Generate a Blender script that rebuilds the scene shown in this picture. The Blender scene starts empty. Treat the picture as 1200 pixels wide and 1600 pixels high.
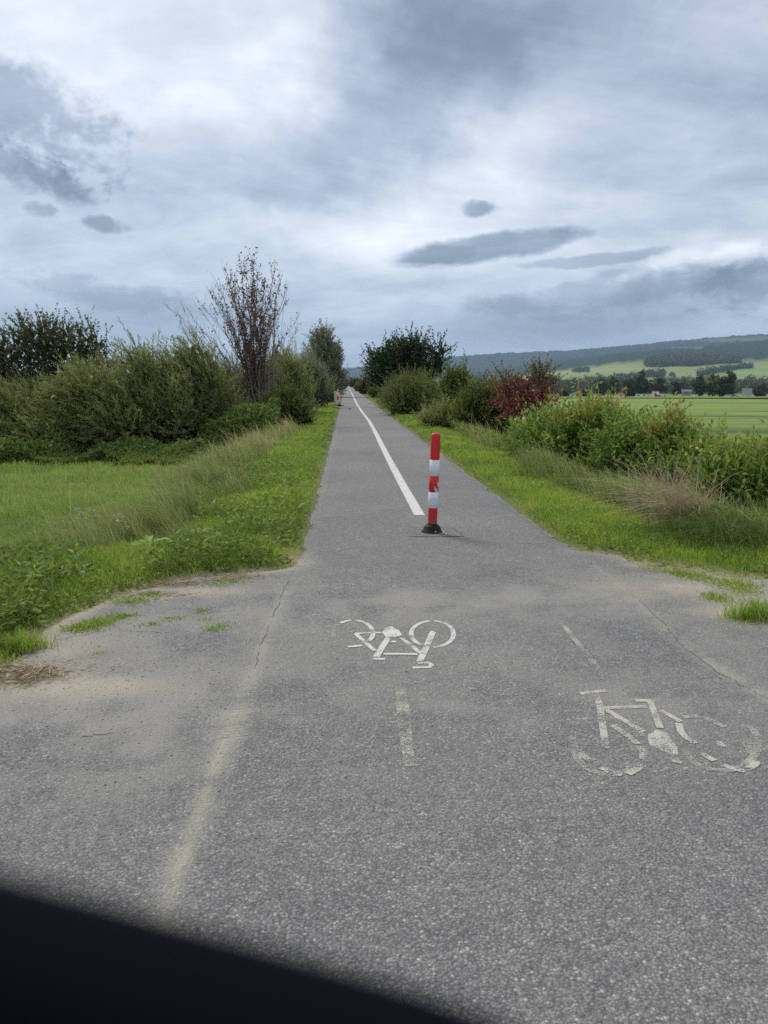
import bpy, math, random
import numpy as np
from mathutils import Vector

rng = np.random.default_rng(7)
random.seed(7)
R = math.radians
sc = bpy.context.scene
COL = sc.collection

# ------------------------------------------------------------------ camera
CAM_Z, F = 1.55, 1200.0                      # eye height, focal length in photo pixels (1200 x 1600)
PITCH, YAW = math.atan(201.5 / F), math.atan(0.04917 / 1.014)
cam_d = bpy.data.cameras.new('camera')
cam_d.sensor_fit = 'VERTICAL'; cam_d.sensor_height = 36; cam_d.lens = 36 * F / 1600
cam_d.clip_start = 0.01; cam_d.clip_end = 30000
cam_d.dof.use_dof = True; cam_d.dof.focus_distance = 4.3; cam_d.dof.aperture_fstop = 8.5
cam = bpy.data.objects.new('camera', cam_d); COL.objects.link(cam)
cam.location = (0, 0, CAM_Z); cam.rotation_euler = (R(90) - PITCH, 0, -YAW)
sc.camera = cam

def ray(px, py):
    """direction of a photo pixel, world axes (+Y along the path)"""
    px = np.asarray(px, float); py = np.asarray(py, float)
    a, b = (px - 600) / F, (800 - py) / F
    fx = b * math.sin(PITCH) + math.cos(PITCH)
    z = b * math.cos(PITCH) - math.sin(PITCH)
    x = a * math.cos(YAW) + fx * math.sin(YAW)
    y = -a * math.sin(YAW) + fx * math.cos(YAW)
    return x, y, z

def gp(px, py, z=0.0):
    x, y, dz = ray(px, py)
    t = (z - CAM_Z) / dz
    return np.stack([x * t, y * t], -1)

def at(px, y):
    """ground-plan point in pixel column px at distance y along the path"""
    x, yy, _ = ray(px, 600)
    return float(x / yy * y), float(y)

def hz(py, px, y):
    """height seen at pixel row py in column px at distance y"""
    dx, dy, dz = ray(px, py)
    return float(CAM_Z + dz / dy * y)

def ae(px, py):
    x, y, z = ray(px, py)
    return float(np.arctan2(x, y)), float(np.arcsin(z / np.sqrt(x * x + y * y + z * z)))

# ------------------------------------------------------------------ world, sun, exposure
SUN_EL, SUN_AZ = R(48), R(-35)               # azimuth from +Y, positive to the right
world = bpy.data.worlds.new('World'); sc.world = world; world.use_nodes = True

class N:
    """small node-graph helper"""
    def __init__(s, tree): s.t = tree; s.n = tree.nodes; s.l = tree.links
    def node(s, kind, **kw):
        n = s.n.new(kind)
        for k, v in kw.items(): setattr(n, k, v)
        return n
    def put(s, sock, v):
        if isinstance(v, bpy.types.NodeSocket): s.l.new(v, sock)
        else: sock.default_value = v
    def m(s, op, a, b=0.0, c=0.0, clamp=False):
        n = s.node('ShaderNodeMath', operation=op, use_clamp=clamp)
        s.put(n.inputs[0], a); s.put(n.inputs[1], b)
        if op in ('MULTIPLY_ADD', 'SMOOTH_MIN', 'SMOOTH_MAX'): s.put(n.inputs[2], c)
        return n.outputs[0]
    def vm(s, op, a, b=(0, 0, 0)):
        n = s.node('ShaderNodeVectorMath', operation=op); s.put(n.inputs[0], a)
        if op == 'SCALE': s.put(n.inputs[3], b)
        else: s.put(n.inputs[1], b)
        return n.outputs[0]
    def smooth(s, v, lo, hi, to0=0.0, to1=1.0):
        n = s.node('ShaderNodeMapRange', interpolation_type='SMOOTHSTEP')
        s.put(n.inputs[0], v); n.inputs[1].default_value = lo; n.inputs[2].default_value = hi
        n.inputs[3].default_value = to0; n.inputs[4].default_value = to1
        return n.outputs[0]
    def noise(s, vec, scale, detail=4, rough=.55, dist=0.0):
        n = s.node('ShaderNodeTexNoise'); s.put(n.inputs['Vector'], vec)
        n.inputs['Scale'].default_value = scale; n.inputs['Detail'].default_value = detail
        n.inputs['Roughness'].default_value = rough; n.inputs['Distortion'].default_value = dist
        return n.outputs
    def ramp(s, fac, stops, interp='LINEAR'):
        n = s.node('ShaderNodeValToRGB'); s.put(n.inputs[0], fac); e = n.color_ramp.elements
        n.color_ramp.interpolation = interp
        while len(e) < len(stops): e.new(1.0)
        for i, (p, c) in enumerate(stops):
            e[i].position = p; e[i].color = (c[0], c[1], c[2], 1)
        return n.outputs[0]
    def mix(s, f, a, b, mode='MIX'):
        n = s.node('ShaderNodeMix', data_type='RGBA', blend_type=mode)
        s.put(n.inputs[0], f)
        for i, v in ((6, a), (7, b)):
            s.put(n.inputs[i], v if isinstance(v, bpy.types.NodeSocket) else (v[0], v[1], v[2], 1))
        return n.outputs[2]
    def attr(s, name):
        return s.node('ShaderNodeAttribute', attribute_name=name).outputs

world.node_tree.nodes.clear()
g = N(world.node_tree)
tc = g.node('ShaderNodeTexCoord').outputs['Generated']
sep = g.node('ShaderNodeSeparateXYZ'); g.put(sep.inputs[0], tc)
dx_, dy_, dz_ = sep.outputs
w1 = g.noise(tc, 5.0, 3, .6)['Color']; w2 = g.noise(tc, 22.0, 3, .6)['Color']
ws = g.vm('ADD', g.vm('SCALE', g.vm('SUBTRACT', w1, (.5, .5, .5)), .20), g.vm('SCALE', g.vm('SUBTRACT', w2, (.5, .5, .5)), .075))
wsep = g.node('ShaderNodeSeparateXYZ'); g.put(wsep.inputs[0], ws)
az = g.m('ADD', g.m('ARCTAN2', dx_, dy_), wsep.outputs[0])
el = g.m('ADD', g.m('ARCSINE', dz_), g.m('MULTIPLY', wsep.outputs[1], g.smooth(dz_, 0.0, .5, .25, 1.0)))
hn = g.noise(tc, 40.0, 3, .6)['Fac']; hn2 = g.noise(tc, 52.0, 3, .6)['Fac']
az_h = g.m('ADD', g.m('ARCTAN2', dx_, dy_), g.m('ADD', g.m('MULTIPLY', wsep.outputs[0], .3), g.m('MULTIPLY', g.m('SUBTRACT', hn, .5), .014)))
el_h = g.m('ADD', g.m('ARCSINE', dz_), g.m('ADD', g.m('MULTIPLY', wsep.outputs[1], .10), g.m('MULTIPLY', g.m('SUBTRACT', hn2, .5), .006)))
# cloud layer seen in perspective: direction projected on a flat ceiling
pl = g.m('ADD', g.m('MAXIMUM', dz_, 0.0), 0.22)
cv = g.node('ShaderNodeCombineXYZ')
g.put(cv.inputs[0], g.m('DIVIDE', dx_, pl)); g.put(cv.inputs[1], g.m('DIVIDE', dy_, pl)); cv.inputs[2].default_value = 3.7
cl1 = g.noise(cv.outputs[0], .85, 6, .58, .6)['Fac']
rotv = g.node('ShaderNodeMapping'); g.put(rotv.inputs[0], cv.outputs[0])
rotv.inputs['Rotation'].default_value = (0, 0, R(-38)); rotv.inputs['Scale'].default_value = (.8, 1.7, 1)
cl2 = g.noise(rotv.outputs[0], 1.0, 6, .62, .8)['Fac']
cl3 = g.noise(cv.outputs[0], 4.5, 6, .66, .4)['Fac']
L = g.m('MULTIPLY_ADD', g.m('SUBTRACT', cl1, .5), .85, .51)
L = g.m('MULTIPLY_ADD', g.m('SUBTRACT', cl2, .5), .75, L)
L = g.m('MULTIPLY_ADD', g.m('SUBTRACT', cl3, .5), .36, L)
def blob(px, py, sx, sy, rot, amp, hard=False, ww=1.0):
    """a bank of brighter or darker cloud round a direction of the sky (soft), or a small cloud with an edge (hard)"""
    global L
    a0, e0 = ae(px, py)
    u = g.m('SUBTRACT', az_h if hard else az, a0); v = g.m('SUBTRACT', el_h if hard else el, e0)
    c, s_ = math.cos(R(rot)), math.sin(R(rot))
    ur = g.m('ADD', g.m('MULTIPLY', u, c), g.m('MULTIPLY', v, s_))
    vr = g.m('SUBTRACT', g.m('MULTIPLY', v, c), g.m('MULTIPLY', u, s_))
    ur = g.m('DIVIDE', ur, sx / F); vr = g.m('DIVIDE', vr, sy / F)
    q = g.m('ADD', g.m('MULTIPLY', ur, ur), g.m('MULTIPLY', vr, vr))
    k = g.smooth(g.m('ADD', q, g.m('MULTIPLY', g.m('SUBTRACT', hn, .5), 3.2)), 1.6, .1) if hard == 3 else g.smooth(g.m('ADD', q, g.m('MULTIPLY', g.m('SUBTRACT', g.m('ADD', hn, cl3), 1.0), 3.0)), 1.5, .1) if hard == 2 else g.smooth(g.m('ADD', q, g.m('MULTIPLY', g.m('SUBTRACT', cl3, .5), 1.1)), 1.40, .45) if hard else g.m('POWER', 2.718, g.m('MULTIPLY', q, -1.0))
    L = g.m('MULTIPLY_ADD', k, amp, L)
for b in [(470, 60, 60, 150, -35, .16), (60, 75, 110, 50, -25, .12), (230, 185, 120, 34, 5, .22), (400, 110, 60, 30, -20, .16), (520, 362, 260, 36, 3, .34), (760, 250, 130, 60, 40, .16),
          (150, 420, 300, 26, -4, .10), (640, 165, 330, 75, 28, -.30), (800, 60, 300, 60, 12, -.14), (1000, 300, 240, 60, 5, .02), (80, 300, 200, 60, 0, -.05),
          (250, 505, 420, 34, 0, -.24), (780, 525, 170, 26, 0, -.16), (560, 490, 150, 16, 3, .20), (640, 462, 200, 14, 3, .12), (1060, 150, 300, 90, 10, -.10),
          (1120, 412, 130, 11, 8, .34), (960, 480, 260, 34, 4, -.26), (1020, 500, 170, 26, 3, -.14), (820, 300, 90, 40, -50, .12)]:
    blob(*b)
for b in [(30, 170, 130, 60, -18, -.30, 2), (30, 255, 90, 26, -15, -.26, 2), (95, 285, 50, 22, -35, -.22, 2), (66, 326, 28, 10, -8, -.30, 3), (172, 351, 30, 10, 0, -.36, 3),
          (745, 323, 26, 10, 0, -.46, 3), (768, 384, 132, 20, 8, -.54, True), (690, 398, 56, 13, 8, -.12, True), (935, 403, 105, 9, 2, -.26, True), (1190, 435, 75, 36, 20, -.30, 2), (180, 458, 130, 18, -8, -.20, 2), (960, 455, 190, 28, 6, -.20, 2)]:
    blob(*b)
L = g.m('MULTIPLY_ADD', g.m('SUBTRACT', L, .58), .84, .60)
cloud = g.ramp(L, [(0.0, (.085, .105, .135)), (.22, (.152, .178, .222)), (.42, (.262, .297, .362)), (.62, (.402, .436, .496)), (.80, (.53, .553, .59)), (1.0, (.66, .672, .69))])
horizon = g.smooth(dz_, .16, .0)
cloud = g.mix(g.m('MULTIPLY', horizon, .45), cloud, (.20, .275, .40))
ground_side = g.smooth(dz_, -.02, -.10)
cloud = g.mix(ground_side, cloud, (.12, .13, .12))
sky = g.node('ShaderNodeTexSky', sky_type='NISHITA', sun_disc=False, sun_elevation=SUN_EL, sun_rotation=SUN_AZ, altitude=500)
final = g.mix(.90, sky.outputs[0], g.vm('SCALE', cloud, 10.0))
bg = g.node('ShaderNodeBackground'); g.put(bg.inputs[0], final); bg.inputs[1].default_value = .1
g.l.new(bg.outputs[0], g.node('ShaderNodeOutputWorld').inputs[0])
world.cycles.sampling_method = 'MANUAL'; world.cycles.sample_map_resolution = 256

sun_d = bpy.data.lights.new('sun', 'SUN'); sun_d.energy = 1.5; sun_d.angle = R(18); sun_d.color = (1, .90, .75)
sun = bpy.data.objects.new('sun', sun_d); COL.objects.link(sun)
sun.rotation_euler = Vector((math.sin(SUN_AZ) * math.cos(SUN_EL), math.cos(SUN_AZ) * math.cos(SUN_EL), math.sin(SUN_EL))).to_track_quat('Z', 'Y').to_euler()
sun.location = (0, 0, 40)
sc.view_settings.view_transform = 'Standard'; sc.view_settings.look = 'None'
sc.view_settings.gamma = 1; sc.view_settings.use_curve_mapping = False; sc.view_settings.exposure = 0.80
sc.render.engine = 'CYCLES'
sc.cycles.use_denoising = False; sc.cycles.max_bounces = 6; sc.cycles.diffuse_bounces = 3
sc.cycles.transmission_bounces = 3; sc.cycles.volume_bounces = 1; sc.cycles.transparent_max_bounces = 8

# ------------------------------------------------------------------ helpers
def smoothstep(x, a, b):
    t = np.clip((np.asarray(x, float) - a) / (b - a), 0, 1); return t * t * (3 - 2 * t)

def _hash(i, j):
    n = (i * 374761393 + j * 668265263) & 0xffffffff
    n = ((n ^ (n >> 13)) * 1274126177) & 0xffffffff
    return ((n ^ (n >> 16)) & 0xffff) / 65535.0

def vnoise(x, y):
    x = np.asarray(x, float); y = np.asarray(y, float)
    i = np.floor(x).astype(np.int64); j = np.floor(y).astype(np.int64)
    f = x - i; h = y - j; f = f * f * (3 - 2 * f); h = h * h * (3 - 2 * h)
    return (_hash(i, j) * (1 - f) + _hash(i + 1, j) * f) * (1 - h) + (_hash(i, j + 1) * (1 - f) + _hash(i + 1, j + 1) * f) * h

def fbm(x, y, o=4):
    s = 0; a = .5; t = 0
    for k in range(o):
        s = s + a * vnoise(x + 17.3 * k, y - 9.1 * k); t += a; a *= .5; x = x * 2.03; y = y * 2.03
    return s / t

def mesh_np(name, verts, polys, mats, attrs=None, colors=None, pmat=None, smooth=False):
    """polys: list of (M,k) int arrays; attrs: name -> per-vertex floats; 'f:name' -> per-face floats"""
    me = bpy.data.meshes.new(name)
    verts = np.ascontiguousarray(verts, np.float32)
    me.vertices.add(len(verts)); me.vertices.foreach_set('co', verts.ravel())
    polys = [np.asarray(p, np.int32) for p in polys if len(p)]
    tot = np.concatenate([np.full(len(p), p.shape[1], np.int32) for p in polys])
    li = np.concatenate([p.ravel() for p in polys])
    me.loops.add(len(li)); me.loops.foreach_set('vertex_index', li)
    me.polygons.add(len(tot))
    st = np.zeros(len(tot), np.int32); st[1:] = np.cumsum(tot)[:-1]
    me.polygons.foreach_set('loop_start', st); me.polygons.foreach_set('loop_total', tot)
    for m_ in (mats if isinstance(mats, (list, tuple)) else [mats]): me.materials.append(m_)
    if pmat is not None: me.polygons.foreach_set('material_index', np.asarray(pmat, np.int32))
    if smooth: me.polygons.foreach_set('use_smooth', np.ones(len(tot), bool))
    for k, v in (attrs or {}).items():
        dom = 'FACE' if k.startswith('f:') else 'POINT'
        a = me.attributes.new(k[2:] if dom == 'FACE' else k, 'FLOAT', dom)
        a.data.foreach_set('value', np.ascontiguousarray(v, np.float32))
    for k, v in (colors or {}).items():
        a = me.attributes.new(k, 'FLOAT_COLOR', 'POINT')
        c = np.ones((len(verts), 4), np.float32); c[:, :3] = v
        a.data.foreach_set('color', c.ravel())
    me.update(calc_edges=True); me.validate()
    return me

def obj(name, me, parent=None, label=None, cat=None, group=None, kind=None, loc=None):
    o = bpy.data.objects.new(name, me); COL.objects.link(o)
    if parent: o.parent = parent
    if loc is not None: o.location = loc
    for k, v in (('label', label), ('category', cat), ('group', group), ('kind', kind)):
        if v: o[k] = v
    return o

def thing(name, label, cat, loc=(0, 0, 0), group=None):
    return obj(name, None, None, label, cat, group, None, loc)

class MB:
    """collects small shapes into one mesh"""
    def __init__(s): s.v = []; s.f = []; s.t = []
    def add(s, v, f, t=0.0):
        n = len(s.v); s.v += [tuple(p) for p in v]; s.f += [tuple(i + n for i in q) for q in f]; s.t += [t] * len(f)
    def box(s, x0, x1, y0, y1, z0, z1):
        v = [(x, y, z) for z in (z0, z1) for y in (y0, y1) for x in (x0, x1)]
        s.add(v, [(0, 2, 3, 1), (4, 5, 7, 6), (0, 1, 5, 4), (2, 6, 7, 3), (0, 4, 6, 2), (1, 3, 7, 5)])
    def prism(s, pts, y0, y1):
        """outline in x,z extruded along y"""
        n = len(pts); v = [(x, y0, z) for x, z in pts] + [(x, y1, z) for x, z in pts]
        s.add(v, [tuple(range(n)), tuple(range(2 * n - 1, n - 1, -1))] + [(i, i + n, (i + 1) % n + n, (i + 1) % n) for i in range(n)])
    def lathe(s, prof, seg=24, cap=True):
        v = []; f = []
        for r, z in prof:
            v += [(r * math.cos(2 * math.pi * k / seg), r * math.sin(2 * math.pi * k / seg), z) for k in range(seg)]
        for i in range(len(prof) - 1):
            for k in range(seg):
                f.append((i * seg + k, i * seg + (k + 1) % seg, (i + 1) * seg + (k + 1) % seg, (i + 1) * seg + k))
        if cap: f += [tuple(range(seg - 1, -1, -1)), tuple((len(prof) - 1) * seg + k for k in range(seg))]
        s.add(v, f)
    def tube(s, pts, rad, seg=5):
        pts = [Vector(p) for p in pts]; v = []; f = []
        for i, p in enumerate(pts):
            d = (pts[min(i + 1, len(pts) - 1)] - pts[max(i - 1, 0)])
            d = d.normalized() if d.length > 1e-9 else Vector((0, 0, 1))
            a = d.orthogonal().normalized(); b = d.cross(a)
            r = rad[i] if hasattr(rad, '__len__') else rad
            v += [p + a * (r * math.cos(2 * math.pi * k / seg)) + b * (r * math.sin(2 * math.pi * k / seg)) for k in range(seg)]
        for i in range(len(pts) - 1):
            for k in range(seg):
                f.append((i * seg + k, i * seg + (k + 1) % seg, (i + 1) * seg + (k + 1) % seg, (i + 1) * seg + k))
        f += [tuple(range(seg - 1, -1, -1)), tuple((len(pts) - 1) * seg + k for k in range(seg))]
        s.add(v, f)
    def mesh(s, name, mat, smooth=False):
        me = bpy.data.meshes.new(name); me.from_pydata(s.v, [], s.f); me.materials.append(mat)
        if smooth: me.polygons.foreach_set('use_smooth', [True] * len(s.f))
        me.update(); return me

# ------------------------------------------------------------------ materials
def new_mat(name):
    m = bpy.data.materials.new(name); m.use_nodes = True; m.node_tree.nodes.clear()
    return m, N(m.node_tree)

def finish(gn, shader):
    gn.l.new(shader, gn.node('ShaderNodeOutputMaterial').inputs[0])

def principled(gn, color, rough=.7, spec=.3, normal=None, metal=0.0):
    p = gn.node('ShaderNodeBsdfPrincipled')
    gn.put(p.inputs['Base Color'], color if isinstance(color, bpy.types.NodeSocket) else (*color, 1))
    gn.put(p.inputs['Roughness'], rough); p.inputs['Specular IOR Level'].default_value = spec; p.inputs['Metallic'].default_value = metal
    if normal is not None: gn.l.new(normal, p.inputs['Normal'])
    return p.outputs[0]

def simple(name, color, rough=.6, spec=.3, var=.15, scale=12.0):
    m, q = new_mat(name)
    co = q.node('ShaderNodeTexCoord').outputs['Object']
    n = q.noise(co, scale, 5, .6)['Fac']
    c = q.mix(q.smooth(n, .3, .7), tuple(x * (1 - var) for x in color), tuple(min(1, x * (1 + var)) for x in color))
    finish(q, principled(q, c, rough, spec)); return m

def leaf_mat(name, stops, trans=.35, rough=.55, spec=.25):
    m, q = new_mat(name)
    c = q.ramp(q.attr('tint')['Fac'], stops)
    p = principled(q, c, rough, spec)
    t = q.node('ShaderNodeBsdfTranslucent'); q.put(t.inputs[0], c)
    mx = q.node('ShaderNodeMixShader'); mx.inputs[0].default_value = trans
    q.l.new(p, mx.inputs[1]); q.l.new(t.outputs[0], mx.inputs[2]); finish(q, mx.outputs[0]); return m

M = {}
M['grass'] = leaf_mat('grass', [(0, (0.08739, 0.1597, 0.03027)), (.3, (0.1835, 0.2942, 0.04203)), (.6, (0.3321, 0.4793, 0.0639)), (.82, (0.5068, 0.5717, 0.1178)), (.9, (0.6, 0.5717, 0.2523)), (1, (0.6, 0.6, 0.4203))], .35)
M['meadow'] = leaf_mat('meadow_grass', [(0, (0.07625, 0.1438, 0.03)), (.3, (0.1601, 0.2687, 0.05)), (.6, (0.2745, 0.4125, 0.0775)), (.82, (0.4575, 0.525, 0.15)), (.9, (0.62, 0.525, 0.25)), (1, (0.62, 0.575, 0.35))], .35)
M['tallgrass'] = leaf_mat('tall_grass', [(0, (0.0789, 0.1262, 0.0306)), (.35, (0.1578, 0.2324, 0.05738)), (.6, (0.2582, 0.3188, 0.09563)), (.8, (0.4303, 0.4383, 0.1626)), (.9, (0.62, 0.4782, 0.2008)), (1, (0.62, 0.6, 0.2964))], .35)
M['willow'] = leaf_mat('willow_leaf', [(0, (0.1469, 0.1678, 0.05183)), (.5, (0.2815, 0.3149, 0.1037)), (.8, (0.4161, 0.443, 0.1595)), (1, (0.5874, 0.5829, 0.2591))], .35)
M['dark'] = leaf_mat('dark_leaf', [(0, (0.0225, 0.04, 0.01625)), (.5, (0.04375, 0.0775, 0.0275)), (.85, (0.075, 0.1063, 0.035)), (1, (0.1375, 0.125, 0.04375))], .25)
M['hawthorn'] = leaf_mat('hawthorn_leaf', [(0, (0.05148, 0.06006, 0.02574)), (.45, (0.0858, 0.1115, 0.03775)), (.72, (0.1287, 0.1459, 0.0429)), (.86, (0.2231, 0.103, 0.0429)), (1, (0.2917, 0.09438, 0.0429))], .25)
M['bronze'] = leaf_mat('bronze_leaf', [(0, (.055, .035, .022)), (.5, (.13, .07, .032)), (.8, (.21, .10, .036)), (1, (.32, .14, .045))], .35)
M['grey'] = leaf_mat('grey_leaf', [(0, (0.1304, 0.149, 0.08384)), (.5, (0.2608, 0.2794, 0.177)), (1, (0.4844, 0.503, 0.3726))], .35)
M['mid'] = leaf_mat('mid_leaf', [(0, (0.06762, 0.09344, 0.02458)), (.45, (0.1437, 0.1869, 0.04096)), (.75, (0.2536, 0.2875, 0.06146)), (.92, (0.4057, 0.345, 0.08877)), (1, (0.541, 0.3881, 0.1365))], .35)
M['fresh'] = leaf_mat('fresh_leaf', [(0, (0.08554, 0.144, 0.03744)), (.35, (0.1866, 0.2952, 0.0576)), (.62, (0.3421, 0.4608, 0.0864)), (.78, (0.4666, 0.432, 0.108)), (.9, (0.4199, 0.2448, 0.0864)), (1, (0.3732, 0.1584, 0.072))], .36)
M['red'] = leaf_mat('red_leaf', [(0, (0.09416, 0.1104, 0.03737)), (.38, (0.1675, 0.1785, 0.05946)), (.45, (0.2302, 0.06795, 0.05946)), (.8, (0.3977, 0.07645, 0.08494)), (1, (0.5456, 0.1698, 0.1868))], .35)
M['nettle'] = leaf_mat('nettle_leaf', [(0, (0.086, 0.1201, 0.03145)), (.5, (0.172, 0.2402, 0.05504)), (1, (0.344, 0.415, 0.09828))], .32)
M['weed'] = leaf_mat('weed_leaf', [(0, (0.1029, 0.1512, 0.03465)), (.5, (0.2059, 0.2956, 0.05569)), (.85, (0.3259, 0.4125, 0.08663)), (1, (0.5145, 0.5087, 0.1856))], .35)
M['straw'] = leaf_mat('straw', [(0, (.18, .12, .065)), (.5, (.42, .33, .20)), (1, (.62, .54, .38))], .15)
M['farleaf'] = leaf_mat('distant_leaf', [(0, (0.04688, 0.06563, 0.03125)), (.5, (0.08594, 0.1094, 0.04688)), (.85, (0.1329, 0.15, 0.0625)), (1, (0.1875, 0.1719, 0.07812))], .2)
M['woodleaf'] = leaf_mat('woodland_leaf', [(0, (0.0715, 0.091, 0.052)), (1, (0.1105, 0.13, 0.0715))], .2)
M['bark'] = simple('bark', (.075, .06, .05), .85, .15, .4, 9)
M['twig'] = simple('reddish_twig', (.085, .05, .045), .8, .2, .35, 9)
M['greybark'] = simple('pale_bark', (.24, .20, .175), .85, .15, .35, 9)
M['farbark'] = simple('distant_bark', (.09, .075, .06), .9, .1)

# ------------------------------------------------------------------ path outline and terrain
XC = 0.84                                              # centre of the path
EL_PX = [(461, 879), (440, 886), (386, 893), (330, 897), (300, 900), (215, 919), (150, 942), (95, 966), (65, 985), (52, 1005), (30, 1028), (0, 1045)]
ER_PX = [(904, 858), (973, 867), (1000, 881), (1035, 885), (1093, 893), (1147, 901), (1200, 904)]
el_g = gp(*np.array(EL_PX, float).T); er_g = gp(*np.array(ER_PX, float).T)
left_poly = np.vstack([[[-60, -5.2], [-6, -5], [-60, -4.9]], [[-60, 2.55], [-9, 2.6], [-5, 2.85], [-3.2, 3.25], [-2.4, 3.55]], el_g[::-1], [[-.43, 7.0], [-.42, 12], [-.42, 40], [-.42, 120], [-.42, 620]]])
left_poly = left_poly[3:]
right_poly = np.vstack([[[60, 5.0], [9, 5.5], [5.5, 5.8]], er_g[::-1], [[2.12, 7.55], [2.10, 12], [2.10, 40], [2.10, 120], [2.10, 620]]])

def seg_dist(x, y, poly):
    best = np.full(np.shape(x), 1e9)
    for (ax, ay), (bx, by) in zip(poly[:-1], poly[1:]):
        vx, vy = bx - ax, by - ay; q = vx * vx + vy * vy + 1e-12
        t = np.clip(((x - ax) * vx + (y - ay) * vy) / q, 0, 1)
        best = np.minimum(best, (x - ax - t * vx) ** 2 + (y - ay - t * vy) ** 2)
    return np.sqrt(best)

def xl(y): return np.interp(y, left_poly[:, 1], left_poly[:, 0])
def xr(y): return np.interp(y, right_poly[:, 1], right_poly[:, 0])

def edge(x, y):
    """signed distance to the asphalt: positive on the grass. side -1 left, +1 right"""
    x = np.asarray(x, float); y = np.asarray(y, float)
    wob = (fbm(x * 3 + 40, y * 3, 3) - .5) * .16 + (vnoise(x * 11, y * 11) - .5) * .06
    dl = seg_dist(x, y, left_poly); dr = seg_dist(x, y, right_poly)
    inside = (x > xl(y)) & (x < xr(y)) & (y < 615)
    near_cross = y < -5
    d = np.minimum(dl, dr)
    d = np.where(inside, -d, d)
    d = np.where(near_cross, np.maximum(-5 - y, 0), np.where((y < 2.4), -np.minimum(d if np.ndim(d) else d, 9), d))
    return d + wob * (d < 3), np.where(dl < dr, -1, 1)

def zfield(r): return np.interp(r, [0, 10, 30, 100, 400, 2000], [-.62, -.68, -1.0, -2.3, -5.6, -11])

def gz(x, y):
    x = np.asarray(x, float); y = np.asarray(y, float)
    d, _ = edge(x, y); r = np.hypot(x, y); zf = zfield(r)
    e1 = 3.4 + 1.1 * np.abs(zf)
    z = zf * smoothstep(d, .9, e1) * np.where(y < -4, .3, 1)
    z = z + (fbm(x * .7, y * .7, 3) - .5) * .16 * smoothstep(d, .2, 2.0) * smoothstep(r, 400, 60)
    return z - .035 + .05 * smoothstep(d, -.05, .35)

def axis(dense, far, n):
    a, b, st = dense
    mid = np.arange(a, b, st)
    g1 = b + (np.geomspace(st, far - b, n))
    g0 = a - (np.geomspace(st, far + a, n))[::-1]
    return np.concatenate([g0, mid, g1])

xs = axis((-7, 8, .09), 8800, 60)
ys = axis((-6, 24, .12), 8800, 75)
X, Y = np.meshgrid(xs, ys)
Z = gz(X, Y)
D, S = edge(X, Y)
# lower the far ground a little, so that the hills sheet lies clear of it
Z = Z - 3.0 * smoothstep(np.hypot(X, Y), 395, 420)
nx, ny = len(xs), len(ys)
idx = np.arange(nx * ny).reshape(ny, nx)
quads = np.stack([idx[:-1, :-1], idx[:-1, 1:], idx[1:, 1:], idx[1:, :-1]], -1).reshape(-1, 4)
sand = smoothstep(D, .55, .0) * smoothstep(Y, 7.6, 6.6) * (Y > -6)
sand = np.maximum(sand, smoothstep(D, .15, 0) * .25)

m, q = new_mat('ground')
co = q.node('ShaderNodeTexCoord').outputs['Object']
n1 = q.noise(co, .25, 5, .6)['Fac']; n2 = q.noise(co, 9, 6, .65)['Fac']; n3 = q.noise(co, 55, 3, .6)['Fac']
st = q.node('ShaderNodeMapping'); q.put(st.inputs[0], co)
st.inputs['Rotation'].default_value = (0, 0, R(9)); st.inputs['Scale'].default_value = (.006, .034, 1)
band = q.noise(st.outputs[0], 1.0, 4, .6, .6)['Fac']
base = q.mix(q.smooth(n2, .3, .7), (.06, .08, .022), (.11, .145, .04))
dist = q.node('ShaderNodeVectorMath', operation='LENGTH'); q.put(dist.inputs[0], co)
mow = q.ramp(band, [(.36, (0.0731, 0.1127, 0.0361)), (.43, (0.1462, 0.2107, 0.05225)), (.47, (0.2322, 0.3087, 0.076)), (.50, (0.129, 0.196, 0.0475)), (.54, (0.2408, 0.3136, 0.08075)), (.60, (0.1462, 0.2205, 0.05225)), (.68, (0.2494, 0.2842, 0.114))])
mow = q.mix(q.smooth(n1, .35, .7, 0, .2), mow, (.10, .17, .035))
base = q.mix(q.attr('field')['Fac'], base, mow)
sandc = q.mix(q.smooth(n3, .35, .65), (.24, .20, .145), (.44, .385, .29))
sandc = q.mix(q.smooth(n2, .52, .66), sandc, (.13, .085, .05))
sf = q.m('MULTIPLY', q.attr('sand')['Fac'], q.smooth(n2, .25, .5, .6, 1.0))
c = q.mix(sf, base, sandc)
bp = q.node('ShaderNodeBump'); bp.inputs['Strength'].default_value = .6; bp.inputs['Distance'].default_value = .03
q.put(bp.inputs['Height'], q.m('ADD', n2, q.m('MULTIPLY', n3, .4)))
finish(q, principled(q, c, .9, .15, bp.outputs[0]))
M['ground'] = m
obj('ground', mesh_np('ground', np.stack([X, Y, Z], -1).reshape(-1, 3), [quads], m, {'sand': sand.ravel(), 'field': (smoothstep(D, 2.5, 6.0) * smoothstep(np.hypot(X, Y), 24, 46)).ravel()}, smooth=True), kind='structure',
    label='grassy ground falling away from the cycle path on both sides', cat='ground')

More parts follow.
